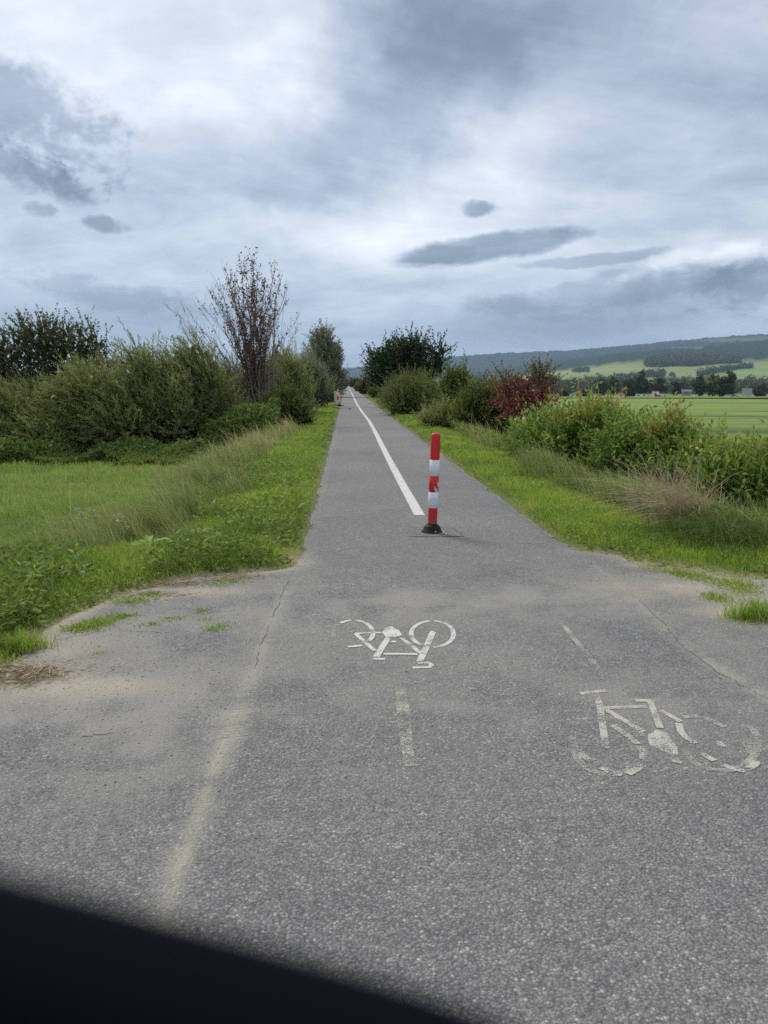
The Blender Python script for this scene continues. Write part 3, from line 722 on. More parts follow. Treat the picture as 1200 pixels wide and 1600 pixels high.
for i, (px, dd, wpx, ty, lab) in enumerate([(20, 27.5, 150, 600, 'low tangled willow bush in front of the hawthorn tree'), (140, 26.8, 190, 563, 'wide olive willow bush leaning in the wind right of the hawthorn'),
        (228, 27.8, 150, 538, 'tall olive willow bush in the middle of the left hedge'), (300, 28.6, 140, 532, 'feathery willow bush just left of the bare stemmed tree'), (345, 35.0, 110, 560, 'dense willow bush at the left foot of the bare stemmed tree'), (405, 39.0, 110, 566, 'willow bush directly behind the bare stems')]):
    w = wpx / F * dd * 1.05
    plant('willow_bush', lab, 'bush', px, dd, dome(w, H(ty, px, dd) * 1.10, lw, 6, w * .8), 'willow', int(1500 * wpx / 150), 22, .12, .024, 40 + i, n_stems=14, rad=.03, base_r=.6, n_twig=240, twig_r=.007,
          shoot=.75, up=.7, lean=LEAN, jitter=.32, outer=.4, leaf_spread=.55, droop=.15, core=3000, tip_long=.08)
# --- nearly bare, many-stemmed tree
rg = np.random.default_rng(5)
tx, ty_ = at(403, 31.0); tz = float(gz(tx, ty_))
bt = thing('bare_stemmed_tree', 'tall many stemmed tree with few bronze leaves rising above the left hedge', 'tree', (tx, ty_, tz))
trunk = MB(); lp, ldr, lt = [], [], []
K = 31.0 / F
tops = [(398, 402), (382, 412), (432, 418), (418, 440), (438, 432), (455, 470), (462, 505), (470, 512), (360, 432), (350, 452), (335, 450), (318, 470), (300, 490), (283, 498), (275, 480), (405, 445), (392, 430), (412, 470), (370, 470), (345, 500), (385, 500), (400, 520), (428, 500), (445, 460), (330, 520), (310, 510), (390, 460), (408, 425), (375, 445), (442, 530), (425, 470), (356, 520), (290, 505), (325, 485), (340, 470), (305, 525), (368, 455), (415, 500), (350, 475), (362, 500)]
for i, (px, py) in enumerate(tops):
    top = np.array([(px - 403) * K, rg.uniform(-1, 1), H(py, 403, 31.0)])
    base = np.array([rg.normal() * .22, rg.normal() * .2, -.08])
    bend = rg.uniform(1.5, 2.3)
    pts = []
    for k in range(12):
        t = k / 11; p = base + (top - base) * np.array([t ** bend, t ** 1.2, t]); p[:2] += rg.normal(size=2) * .045 * (0 < k < 11); pts.append(p)
    r0 = rg.uniform(.030, .055)
    thin = .45 if px < 348 or px > 452 else 1.0
    trunk.tube(pts, [thin * (r0 * (1 - .9 * k / 11) + .002) for k in range(12)], 5)
    cen = math.exp(-((px - 398) / 42) ** 2)
    for k in range(5, 12):
        for _ in range((2 if thin < 1 else 4) + int(rg.random() < .5)):
            a = pts[k] + (pts[k - 1] - pts[k]) * rg.random(); dr = unit(np.array([rg.normal() * .5 - .05, rg.normal() * .5, .75]) + (pts[k] - pts[k - 1]) * 1.2)
            ln_ = rg.uniform(.25, .85); e1 = a + dr * ln_ * .5 + rg.normal(size=3) * .03; e2 = a + dr * ln_ + np.array([0, 0, .05])
            trunk.tube([a, e1, e2], [.008, .006, .003], 3)
            nl = rg.poisson(.7 + 7.0 * cen * (1 if k > 5 else .5))
            for _ in range(nl):
                s_ = rg.random(); lp.append(a + (e2 - a) * s_ + rg.normal(size=3) * .04); ldr.append(rg.normal(size=3) + np.array([0, 0, -.3])); lt.append(rg.random())
for _ in range(70):                                                        # short pale shoots at the foot
    b = np.array([rg.normal() * .5, rg.normal() * .3, -.05]); e = b + np.array([rg.normal() * .45, rg.normal() * .3, rg.uniform(1.8, 5.2)])
    trunk.tube([b, (b + e) / 2 + rg.normal(size=3) * .06, e], [.016, .011, .004], 4)
v, f = leaf_arrays(np.array(lp), unit(np.array(ldr)), rg.uniform(.06, .12, len(lp)), rg.uniform(.045, .085, len(lp)), rg)
obj('trunk', trunk.mesh('trunk', M['greybark'], True), bt)
obj('crown', mesh_np('crown', v, [f], M['bronze'], {'f:tint': np.array(lt)}), bt)
# --- hedge going on along the path
for i, (nm, mat, px, dd, wpx, ty, lab) in enumerate([
        ('willow_bush', 'willow', 448, 40, 70, 552, 'willow bush just right of the bare stemmed tree'),
        ('willow_bush', 'grey', 480, 50, 58, 556, 'grey green willow bush between the bare stemmed tree and the grey tree'),
        ('leafy_bush', 'mid', 497, 62, 44, 590, 'low leafy bush at the foot of the grey tree')]):
    w = wpx / F * dd * 1.05
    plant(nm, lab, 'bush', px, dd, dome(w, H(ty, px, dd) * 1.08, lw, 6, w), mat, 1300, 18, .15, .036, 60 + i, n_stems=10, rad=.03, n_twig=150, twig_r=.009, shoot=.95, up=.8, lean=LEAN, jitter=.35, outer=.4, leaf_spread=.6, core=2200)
h = H(510, 509, 88)
plant('grey_tree', 'tall pale grey green tree closing the left hedge behind the chevron board', 'tree', 508, 88,
      [((-.2, 0, h * .80), (1.2, 1.2, h * .17)), ((.3, 0, h * .58), (1.8, 1.6, h * .22)), ((.5, 0, h * .34), (1.7, 1.7, h * .26)), ((-.8, 0, h * .55), (1.4, 1.4, h * .3)), ((.9, -.3, h * .2), (1.1, 1.2, h * .19))],
      'grey', 1100, 14, .26, .12, 70, n_stems=7, rad=.09, n_twig=160, twig_r=.02, parts=('trunk', 'crown'), shoot=1.0, up=.8, jitter=.4, outer=.45, core=200, tip_long=.3)
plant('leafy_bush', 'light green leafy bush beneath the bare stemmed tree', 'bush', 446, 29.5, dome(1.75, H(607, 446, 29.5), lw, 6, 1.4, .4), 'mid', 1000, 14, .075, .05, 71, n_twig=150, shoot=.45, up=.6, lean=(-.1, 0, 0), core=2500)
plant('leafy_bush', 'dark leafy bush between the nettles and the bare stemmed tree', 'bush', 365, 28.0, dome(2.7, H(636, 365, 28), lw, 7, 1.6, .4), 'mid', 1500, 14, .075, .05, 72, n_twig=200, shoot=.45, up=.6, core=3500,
      tint_fn=lambda t, hh, P, rg: t * .6)
# --- right of the path
h = H(522, 640, 50)
plant('dark_tree', 'dark green spreading tree on the right of the path', 'tree', 632, 50,
      [((-.9, 0, h * .62), (1.5, 1.5, h * .2)), ((.5, 0, h * .74), (1.2, 1.2, h * .18)), ((-1.4, .1, h * .42), (1.1, 1.3, h * .24)), ((.6, .2, h * .45), (1.5, 1.5, h * .26)), ((2.1, 0, h * .62), (.55, .7, h * .25)), ((.0, 0, h * .24), (1.9, 1.5, h * .22))],
      'dark', 1250, 15, .15, .095, 80, n_stems=12, rad=.07, base_r=.35, n_twig=320, twig_r=.014, parts=('trunk', 'crown'), shoot=.85, up=.7, jitter=.45, outer=.4, core=1500, tip_long=.3)
plant('willow_bush', 'rounded dark willow bush in front of the dark tree', 'bush', 650, 38, dome(2.6, H(594, 650, 38), lw, 7, 2.4), 'willow', 1700, 18, .12, .03, 81, n_stems=10, n_twig=150, shoot=.8, up=.75, lean=(-.3, 0, 0), jitter=.35, outer=.4, leaf_spread=.6, core=3000,
      tint_fn=lambda t, hh, P, rg: t * .38)
plant('leafy_bush', 'upright green bush between the dark tree and the red shrub', 'bush', 714, 33, dome(1.5, H(566, 714, 33), lw, 5, 1.4), 'mid', 950, 14, .10, .062, 82, n_stems=9, n_twig=150, shoot=.6, up=.8, core=1600, tint_fn=lambda t, hh, P, rg: t * .8)
plant('leafy_bush', 'yellowing bush leaning beside the red shrub', 'bush', 756, 26, dome(1.9, H(590, 756, 26), lw, 6, 1.5), 'mid', 1300, 13, .075, .045, 83, n_stems=12, n_twig=300, shoot=.5, up=.9, jitter=.4, core=2200, tip_long=.3, tint_fn=lambda t, hh, P, rg: np.clip(t * .75 + .35 * (rg.random(len(t)) < .12), 0, 1))
plant('low_bush', 'low scrubby bush below the rounded willow bush', 'bush', 700, 27, dome(1.5, H(640, 700, 27), lw, 5, 1.0, .4), 'willow', 700, 14, .09, .025, 84, n_stems=10, n_twig=250, shoot=.5, up=.8, core=900)
h = H(568, 820, 22)
plant('red_shrub', 'vase shaped shrub with crimson autumn leaves', 'shrub', 818, 22,
      [((.45, 0, h * .80), (.42, .5, h * .17)), ((-.45, 0, h * .70), (.45, .5, h * .15)), ((.0, 0, h * .62), (.72, .6, h * .2)), ((.5, 0, h * .52), (.4, .5, h * .18)), ((-.3, 0, h * .48), (.4, .4, h * .14))],
      'red', 400, 10, .075, .05, 85, bark='twig', n_stems=22, rad=.02, base_r=.2, n_twig=260, twig_r=.006, shoot=.42, up=.7, jitter=.45, outer=.5, tip_long=.25,
      tint_fn=lambda t, hh, P, rg: np.clip(np.where(rg.random(len(t)) < smoothstep(hh, .66, .95) * .8 + .12, t * .40, .42 + t * .55), 0, 1))
fr = lambda amt: (lambda t, hh, P, rg: np.clip(t * .72 + amt * smoothstep(hh + .15 * rg.normal(size=len(t)), .62, 1.0) * (.3 + .7 * rg.random(len(t))), 0, 1))
for i, (px, dd, w, ty, lab, amt) in enumerate([
        (868, 16.0, 1.5, 652, 'dark leaved shrub at the foot of the red shrub', .05), (930, 15.0, 2.2, 622, 'broad green shrub with coppery tops right of the red shrub', .52),
        (985, 13.6, 1.1, 668, 'green shrub filling the dip between two coppery topped shrubs', .1), (1052, 13.0, .95, 642, 'narrow green shrub with a pointed brown top', .62), (1100, 12.2, 1.1, 686, 'green shrub behind the dry grass tussock', .2),
        (1165, 11.2, 1.3, 690, 'yellow green shrub beside the pale broken stick', .3), (1250, 10.6, 1.3, 690, 'leafy shrub at the far end of the right hedge', .25)]):
    hh_ = H(ty, px, dd)
    plant('verge_shrub', lab, 'shrub', px, dd, dome(w, hh_ * .97, lw, 6, w * .8, .4), 'fresh', int(560 + 300 * w), 12, .10, .04, 90 + i, bark='twig', n_stems=16, rad=.012, base_r=w * .3, n_twig=300, twig_r=.004, group='green shrubs on the right bank',
          shoot=.42, up=1.0, jitter=.38, lean=(-.08, 0, 0), outer=.4, leaf_spread=.75, tip_long=.28, core=1100, tint_fn=fr(amt))
# --- farther along the path
for i, (nm, mat, px, dd, wpx, ty, lab) in enumerate([
        ('brown_bush', 'bronze', 577, 112, 30, 590, 'reddish brown bush far along the right of the path'), ('leafy_bush', 'mid', 590, 84, 26, 598, 'yellow green bush before the dark tree'), ('leafy_bush', 'mid', 566, 150, 20, 599, 'green bush beyond the reddish brown bush'),
        ('leafy_bush', 'farleaf', 556, 300, 16, 595, 'dark bush where the right verge ends'), ('leafy_bush', 'farleaf', 530, 170, 15, 585, 'tall dark bush beyond the grey tree'), ('leafy_bush', 'farleaf', 537, 420, 9, 594, 'tiny dark bush where the left verge ends'),
        ('leafy_bush', 'farleaf', 548, 640, 22, 593, 'low dark bush straight across the far end of the path')]):
    w = wpx / F * dd; s_ = dd / 60
    plant(nm, lab, 'bush', px, dd, dome(w, max(H(ty, px, dd), .5), lw, 5, w), mat, 420, 9, .16 * s_, .085 * s_, 110 + i, n_stems=6, rad=.03 * s_, n_twig=40, twig_r=.008 * s_, shoot=w * .22, up=.6, core=300)

# ------------------------------------------------------------------ grass
NCAND = 1250000
r_ = np.exp(rng.uniform(math.log(3.4), math.log(75), NCAND)); a_ = rng.uniform(R(-40), R(40), NCAND)
gx, gy = r_ * np.sin(a_), r_ * np.cos(a_)
gd, gs = edge(gx, gy)
keep = (gd > 0.0) & (gy > 2.6)
gx, gy, gd, gs, r_ = gx[keep], gy[keep], gd[keep], gs[keep], r_[keep]
patch = fbm(gx * 1.3, gy * 1.3, 4); patch2 = fbm(gx * .35 + 9, gy * .35, 3); fine_ = vnoise(gx * 7, gy * 7)
lft = gs < 0
zone_v = gd < (1.1 + 1.5 * (patch2 - .5) + .5 * (patch - .5) + rng.normal(size=len(gd)) * .12 + np.where(lft, .1, .3))
lowp = smoothstep(gd, .0, .30)
ridge_hi = np.where(lft, 2.3 + 2.6 * (patch2 - .5) + 1.2 * (patch - .5) + rng.normal(size=len(gd)) * .25, 6.0)
zone_r = (~zone_v) & (gd < ridge_hi)
zone_f = (~zone_v) & (~zone_r)
under = zone_r & (~lft) & (gd > 2.8)
prob = np.where(zone_v, .85 * (.25 + .75 * lowp), np.where(zone_r, .62, .55)); prob = np.where(under, .3, prob)
prob *= np.where(zone_f & ~lft, smoothstep(r_, 50, 22) * .9, 1)
prob *= smoothstep(patch + .35 * lowp, .25, .48) * .8 + .2
sel = rng.random(len(gx)) < prob
gx, gy, gd, lft, r_, patch, patch2, fine_ = [q_[sel] for q_ in (gx, gy, gd, lft, r_, patch, patch2, fine_)]
zone_v, zone_r, zone_f = zone_v[sel], zone_r[sel], zone_f[sel]
n = len(gx); clump = fbm(gx * 2.6 + 31, gy * 2.6, 3)
dry = zone_r & (rng.random(n) < np.where(lft, .035 + .4 * smoothstep(gy, 13, 19) * smoothstep(gy, 40, 28) * smoothstep(patch, .35, .6), .04 + .10 * smoothstep(gy, 14, 24)))
hgt = np.where(zone_v, rng.uniform(.04, .11, n) * (.45 + .55 * smoothstep(gd, 0, .35)) * (.7 + .7 * patch), np.where(zone_r, rng.uniform(.10, .36, n) * (.12 + 1.7 * smoothstep(clump, .3, .72)), rng.uniform(.06, .20, n) * (.25 + .8 * patch + .7 * smoothstep(clump, .45, .75))))
hgt = np.where(zone_r & lft, hgt * (.55 + .45 * smoothstep(gd, 1.0, 1.8)), hgt)
hgt = np.where(dry, hgt * 1.5, hgt)
wid = np.where(zone_v, .0060, np.where(zone_r, .0075, .006)) * rng.uniform(.7, 1.4, n) * np.maximum(1, r_ / 8.5)
wid = np.where(dry, wid * .6, wid)
wind = np.where(zone_r, .75, .22)
leanx = -wind * rng.uniform(.3, 1.4, n) + rng.normal(size=n) * .30; leany = rng.normal(size=n) * .35
gzv = gz(gx, gy)
ang = rng.uniform(0, math.pi, n); sx_, sy_ = np.cos(ang), np.sin(ang)
B = np.stack([gx, gy, gzv - .01], -1); Sv = np.stack([sx_, sy_, np.zeros(n)], -1) * (wid / 2)[:, None]; Lv = np.stack([leanx, leany, np.zeros(n)], -1)
hh = hgt[:, None]; UPv = np.array([0, 0, 1.0])
Mid = B + UPv * hh * .62 + Lv * hh * .32; bendz = np.clip(1 - .28 * np.hypot(leanx, leany) ** 1.5, .45, 1)[:, None]
Tip = B + UPv * hh * bendz + Lv * hh
gv = np.stack([B - Sv, B + Sv, Mid + Sv * .75, Mid - Sv * .75, Tip], 1)
tint = np.where(zone_v, .26 + .40 * patch + .26 * (rng.random(n) - .5) + .14 * fine_ + .16 * clump, np.where(zone_r, .18 + .34 * patch + .40 * clump + .36 * (rng.random(n) - .4), .14 + .55 * patch2 + .30 * clump + .16 * fine_ + .36 * (rng.random(n) - .5)))
tint = np.where(zone_v & ((gd < .14) | (rng.random(n) < .035)), tint + .25, tint)
tint = np.where(dry, rng.uniform(.82, 1, n), np.clip(tint, 0, .8))
def grass_obj(name, mask, mat, label):
    k = int(mask.sum()); v = gv[mask].reshape(-1, 3); o = np.arange(k) * 5
    qd = np.stack([o, o + 1, o + 2, o + 3], -1); tr = np.stack([o + 3, o + 2, o + 4], -1); t = tint[mask]
    obj(name, mesh_np(name, v, [qd, tr], M[mat], {'f:tint': np.concatenate([t, t])}), None, label, 'grass', None, 'stuff')
grass_obj('verge_grass', zone_v, 'grass', 'short bright green grass along both edges of the path')
grass_obj('tall_grass', zone_r, 'tallgrass', 'taller windblown grass on the banks beyond the short verges')
grass_obj('meadow_grass', zone_f, 'meadow', 'even green meadow grass below the bank')

# broad-leaved ground cover between the blades (clover, dandelion, yarrow)
def cover(name, label, mask_fn, ncand, r0, r1, L0, W0, mat, zoff, seed, amin=-40, amax=40, lift=.5):
    rg = np.random.default_rng(seed)
    r = np.exp(rg.uniform(math.log(r0), math.log(r1), ncand)); a = rg.uniform(R(amin), R(amax), ncand)
    x, y = r * np.sin(a), r * np.cos(a); d, s = edge(x, y)
    k = mask_fn(x, y, d, s, rg); x, y, r = x[k], y[k], r[k]; n = len(x)
    z = gz(x, y) + (zoff * rg.random(n) if not callable(zoff) else zoff(x, y) * rg.random(n))
    dr = unit(np.stack([rg.normal(size=n), rg.normal(size=n), rg.random(n) * lift * 2], -1))
    sc_ = rg.uniform(.6, 1.5, n) * np.maximum(1, r / 12)
    v, f = leaf_arrays(np.stack([x, y, z], -1), dr, L0 * sc_, W0 * sc_, rg)
    p = fbm(x * 1.1 + 3, y * 1.1, 3)
    obj(name, mesh_np(name, v, [f], M[mat], {'f:tint': np.clip(.25 + .5 * p + .5 * (rg.random(n) - .5), 0, 1)}), None, label, 'plants', None, 'stuff')
cover('clover', 'small broad leaved clover and dandelion leaves among the short grass', lambda x, y, d, s, rg: (d > .06) & (d < 1.3) & (rg.random(len(x)) < smoothstep(fbm(x * 1.7, y * 1.7, 3), .38, .6)), 230000, 3.6, 40, .034, .020, 'weed', .06, 201)
cover('bank_weeds', 'dense broad leaved weeds on the bank left of the junction', lambda x, y, d, s, rg: (s < 0) & (d > .15) & (d < 2.4) & (y < 16) & (rg.random(len(x)) < smoothstep(fbm(x * .9 + 4, y * .9, 3), .46, .62)), 80000, 4, 16, .075, .02, 'weed', .2, 202, -38, 5)
cover('bank_weeds', 'mixed leafy weeds under the shrubs on the right bank', lambda x, y, d, s, rg: (s > 0) & (d > 1.4) & (d < 5) & (rg.random(len(x)) < smoothstep(fbm(x * .9 + 4, y * .9, 3), .34, .56)), 110000, 6, 40, .075, .028, 'weed', .34, 203, 2, 40)
# nettles under the left hedge
def nett(x, y, d, s, rg):
    px_ = 541 + F * (x / y); yline = np.interp(px_, [-40, 60, 200, 330, 400, 440], [24.6, 24.2, 23.2, 23.5, 25.5, 27])
    return (s < 0) & (d > 2.0) & (y > yline + .8 * (fbm(x * .8, y * .8, 3) - .5) * 3) & (y < yline + 5.5)
cover('nettle_bed', 'dark green nettles and brambles along the foot of the left hedge', nett, 420000, 20, 34, .055, .03, 'nettle', lambda x, y: .12 + 1.3 * smoothstep(fbm(x * .7, y * .7, 4), .3, .75) * smoothstep(y, 23.2, 26.5), 204, -36, -3, .9)

# dry straw tussock on the right bank
def tussock(name, label, px, py, zoff, nb, length, spread, seed, mat='straw', lean=(-.7, .0), wid=.004, cat='grass tuft', tl=(0, 1), group=None, ry=1.0):
    rg = np.random.default_rng(seed)
    x, y = gp(px, py, zoff); z = float(gz(x, y)); 
    bx = rg.normal(size=nb) * spread; by = rg.normal(size=nb) * spread * ry
    bz = np.maximum(gz(x + bx, y + by), np.where(edge(x + bx, y + by)[0] < .03, pz(x + bx, y + by), -9)) - z - .008; n = nb
    L_ = length * rg.uniform(.45, 1.15, n); lx_ = lean[0] * rg.uniform(.2, 1.4, n) + rg.normal(size=n) * .35; ly_ = lean[1] + rg.normal(size=n) * .35
    S_ = np.stack([np.cos(rg.uniform(0, 3.1, n)), np.sin(rg.uniform(0, 3.1, n)), np.zeros(n)], -1) * (wid * rg.uniform(.5, 1.1, n) / 2)[:, None]
    P = np.stack([bx, by, bz], -1); rows = []
    for t in (0, .3, .6, .85, 1.0):
        c = P + np.stack([lx_ * t ** 1.8, ly_ * t ** 1.8, (t - .42 * np.minimum(np.hypot(lx_, ly_), 1.3) * t ** 2.6)], -1) * L_[:, None]
        k = 1 - .75 * t; rows += [c - S_ * k, c + S_ * k]
    v = np.stack(rows, 1).reshape(-1, 3); o = np.arange(n)[:, None] * 10
    f = np.concatenate([o + np.array([2 * i, 2 * i + 1, 2 * i + 3, 2 * i + 2]) for i in range(4)]); tt = np.tile(rg.uniform(*tl, n), 4)
    return obj(name, mesh_np(name, v, [f], M[mat], {'f:tint': tt}), None, label, cat, group, None, (x, y, z))
tussock('dry_grass_tussock', 'big straw coloured grass tussock bent over on the right bank', 1082, 836, -.05, 560, .85, .20, 301, lean=(-.8, -.35), wid=.012, ry=.5, tl=(.45, 1))
tussock('dry_grass_tussock', 'thin dry grass stalks arching against the green shrubs', 1040, 815, -.1, 260, .95, .15, 302, lean=(-.7, -.3), wid=.011, tl=(.55, 1))
tussock('grass_tussock', 'lush dark green grass tussock below the dry tussock', 1140, 852, 0, 1300, .5, .30, 303, 'tallgrass', (-.7, -.35), .009, tl=(.05, .5))
tussock('dry_grass_tussock', 'dry brown grass clump at the foot of the pale stick', 1185, 818, -.2, 420, .5, .3, 304, lean=(-.4, -.2), wid=.008, tl=(0, .7))
tussock('grass_tuft', 'bright green grass tuft growing alone in the right gravel', 1180, 966, 0, 700, .15, .085, 320, 'grass', (-.2, -.1), .007, tl=(.3, .85), ry=.5)
tussock('grass_tuft', 'pale grass clump on the left corner by the straw', 28, 1012, 0, 700, .13, .09, 321, 'grass', (-.2, -.1), .007, tl=(.3, .85), ry=.5)
rg = np.random.default_rng(330); PB, HB = [], []
for px, py, sx_, sy_, nb, le in [(1122, 936, .06, .07, 260, .03), (1112, 930, .04, .04, 90, .02), (1150, 915, .10, .09, 420, .045), (1163, 925, .07, .08, 160, .03), (1066, 897, .06, .06, 220, .04), (1090, 903, .07, .06, 220, .04), (1050, 893, .05, .05, 120, .03), (1196, 945, .07, .06, 120, .03), (1020, 889, .06, .05, 110, .03), (1168, 972, .05, .05, 110, .02),
                              (122, 984, .05, .04, 150, .035), (142, 979, .05, .045, 200, .04), (163, 973, .05, .04, 180, .035), (188, 964, .05, .04, 130, .03), (205, 962, .04, .03, 60, .02), (235, 976, .04, .03, 60, .02), (335, 983, .04, .04, 110, .018), (350, 978, .03, .03, 50, .015), (272, 967, .05, .03, 90, .018), (318, 955, .04, .04, 80, .02), (322, 968, .03, .03, 40, .015), (362, 908, .07, .05, 160, .025), (340, 914, .05, .04, 90, .02), (205, 940, .09, .06, 240, .035), (240, 930, .06, .04, 110, .03), (155, 1022, .03, .03, 30, .012), (430, 884, .1, .03, 90, .02)]:
    c = gp(px, py); PB.append(np.stack([c[0] + rg.normal(size=nb) * sx_, c[1] + rg.normal(size=nb) * sy_ + .12 * np.zeros(nb)], -1)); HB.append(np.full(nb, le))
PB = np.vstack(PB); HB = np.concatenate(HB); n = len(PB); zt_ = np.where(edge(PB[:, 0], PB[:, 1])[0] < .03, pz(PB[:, 0], PB[:, 1]) - .002, gz(PB[:, 0], PB[:, 1]))
v, f = leaf_arrays(np.stack([PB[:, 0], PB[:, 1], zt_], -1), unit(np.stack([rg.normal(size=n) * .7 - .2, rg.normal(size=n) * .7, rg.uniform(.3, 1.2, n)], -1)), HB * rg.uniform(.6, 1.6, n), rg.uniform(.004, .009, n), rg)
obj('gravel_grass', mesh_np('gravel_grass', v, [f], M['grass'], {'f:tint': rg.uniform(.25, .9, n)}), None, 'thin grass growing through the gravel and cracked asphalt of the junction', 'grass', None, 'stuff')

# pale broken stick
x, y = gp(1172, 806, -.25); z = float(gz(x, y)); mb = MB()
mb.tube([(0, 0, -.03), (-.02, 0, .14), (-.06, .02, .27), (-.085, .02, .335)], [.016, .015, .013, .009], 7); mb.tube([(-.02, 0, .13), (.05, -.02, .2), (.1, -.03, .22)], [.008, .006, .003], 5)
obj('broken_stick', mb.mesh('broken_stick', simple('dead_wood', (.42, .36, .27), .8, .2, .25, 30), True), None, 'pale broken stick standing in dry grass on the right bank', 'stick', None, None, (x, y, z))

# big dock leaves and pale seed heads on the left bank
def dock(px, py, zo, label, n, size, seed):
    rg = np.random.default_rng(seed); x, y = gp(px, py, zo); z = float(gz(x, y)); t = thing('dock_plant', label, 'plant', (x, y, z), 'dock plants on the left bank')
    for i in range(n):
        a = 2 * math.pi * i / n + rg.normal() * .3; L_ = size * rg.uniform(.7, 1.15); w = L_ * .32; vs = []; fs = []
        for k in range(7):
            u = k / 6; wd = w * math.sin(math.pi * min(1, u * .93 + .05)) ** .7 * .5; zz = L_ * (.75 * u - .62 * u * u) + .02
            for s_ in (-1, 0, 1):
                p = (u * L_ * math.cos(a) - s_ * wd * math.sin(a), u * L_ * math.sin(a) + s_ * wd * math.cos(a), zz + abs(s_) * wd * .25 + rg.normal() * .004)
                vs.append(p)
        for k in range(6):
            for j in range(2): o = k * 3 + j; fs.append((o, o + 1, o + 4, o + 3))
        me = mesh_np('leaf', np.array(vs), [np.array(fs)], M['weed'], {'f:tint': np.full(len(fs), rg.uniform(.35, .8))}, smooth=True)
        obj('leaf', me, t)
dock(18, 968, 0, 'large dock plant on the left corner of the junction', 8, .26, 401)
dock(232, 862, -.05, 'dock plant with pale broad leaves in the left bank weeds', 7, .24, 402)
dock(305, 845, -.05, 'yellowish dock plant near the short verge grass', 7, .2, 403)
dock(120, 905, 0, 'low dock plant hidden in the grass above the asphalt edge', 7, .2, 404)
def stalk(px, py, zo, h_, label, seed):
    rg = np.random.default_rng(seed); x, y = gp(px, py, zo); z = float(gz(x, y)); t = thing('seed_stalk', label, 'plant', (x, y, z), 'pale flowering stalks on the left bank')
    mb = MB(); mb.tube([(0, 0, -.02), (-.03, 0, h_ * .5), (-.10, 0, h_)], [.005, .004, .002], 4)
    obj('stem', mb.mesh('stem', M['nettle_stem']), t)
    n = 70; u = rg.uniform(.55, 1.02, n); p = np.stack([-.10 * u ** 1.5 + rg.normal(size=n) * .012, rg.normal(size=n) * .012, u * h_], -1)
    v, f = leaf_arrays(p, unit(rg.normal(size=(n, 3)) + np.array([0, 0, .4])), np.full(n, .035), np.full(n, .02), rg)
    obj('flower_head', mesh_np('flower_head', v, [f], M['flower'], {'f:tint': rg.random(n)}), t)
M['nettle_stem'] = simple('stem', (.16, .2, .08), .7); M['flower'] = leaf_mat('pale_flower', [(0, (.34, .36, .18)), (1, (.6, .58, .4))], .3)
for i, (px, py, zo, h_, lab) in enumerate([(120, 868, -.2, .38, 'pale flowering stalk standing over the left bank weeds'), (140, 845, -.3, .42, 'leaning pale flowering stalk at the meadow edge'), (205, 868, -.1, .33, 'short pale flowering stalk beside the dock plant'), (160, 850, -.3, .36, 'thin pale flowering stalk between two others')]):
    stalk(px, py, zo, h_, lab, 410 + i)

# straw litter and loose gravel
rg = np.random.default_rng(77)
def litter(spots, n):
    V, T = [], []
    for px, py, sx, sy, k in spots:
        c = gp(px, py); kk = int(n * k)
        x = c[0] + rg.normal(size=kk) * sx; y = c[1] + rg.normal(size=kk) * sy; d_, _ = edge(x, y)
        z = np.where(d_ < .02, pz(x, y) + .004, gz(x, y) + .012) + rg.random(kk) * .012
        V.append(np.stack([x, y, z], -1)); T.append(rg.random(kk))
    P = np.vstack(V); a = rg.uniform(0, 6.28, len(P)); d = unit(np.stack([np.cos(a), np.sin(a), rg.normal(size=len(P)) * .15], -1))
    v, f = leaf_arrays(P, d, rg.uniform(.03, .10, len(P)), rg.uniform(.003, .006, len(P)), rg); return v, f, np.concatenate(T)
v, f, t = litter([(8, 1055, .15, .09, .4), (52, 1058, .10, .05, .12), (265, 912, .2, .06, .2), (225, 930, .15, .04, .08), (370, 902, .15, .04, .07)], 2600)
obj('straw_litter', mesh_np('straw_litter', v, [f], M['straw'], {'f:tint': t}), None, 'brown straw and dry stalks scattered on the left asphalt corner', 'litter', None, 'stuff')
def pebbles(n, posf, smin, smax):
    P = posf(n); a = rg.uniform(smin, smax, (len(P), 1)) * rg.uniform(.6, 1.2, (len(P), 3)) * np.array([1, 1, .6])
    octa = np.array([(1, 0, 0), (0, 1, 0), (-1, 0, 0), (0, -1, 0), (.1, .1, 1), (0, 0, -1)])
    v = octa[None] * (1 + rg.normal(size=(len(P), 6, 3)) * .22); th = rg.uniform(0, 6.28, len(P)); c, s = np.cos(th)[:, None], np.sin(th)[:, None]
    v = v * a[:, None]; v = np.stack([v[..., 0] * c - v[..., 1] * s, v[..., 0] * s + v[..., 1] * c, v[..., 2]], -1) + P[:, None]
    f = np.array([(0, 1, 4), (1, 2, 4), (2, 3, 4), (3, 0, 4), (1, 0, 5), (2, 1, 5), (3, 2, 5), (0, 3, 5)])
    return v.reshape(-1, 3), (f[None] + (np.arange(len(P)) * 6)[:, None, None]).reshape(-1, 3), np.repeat(rg.random(len(P)), 8)
def peb_pos(n):
    y = 1.2 + 6.0 * rg.random(n) ** 1.3; x = rg.uniform(-3.2, 5.0, n); w = np.clip(.10 + .9 * np.exp(-((x + 1.2) / .9) ** 2) + .6 * smoothstep(y, 4.5, 6.4), 0, 1)
    k = (rg.random(n) < w); x, y = x[k], y[k]; d, _ = edge(x, y); k = d < .35; x, y, d = x[k], y[k], d[k]
    return np.stack([x, y, np.where(d < 0, pz(x, y) + .001, gz(x, y))], -1)
v, f, t = pebbles(16000, peb_pos, .0022, .0062)
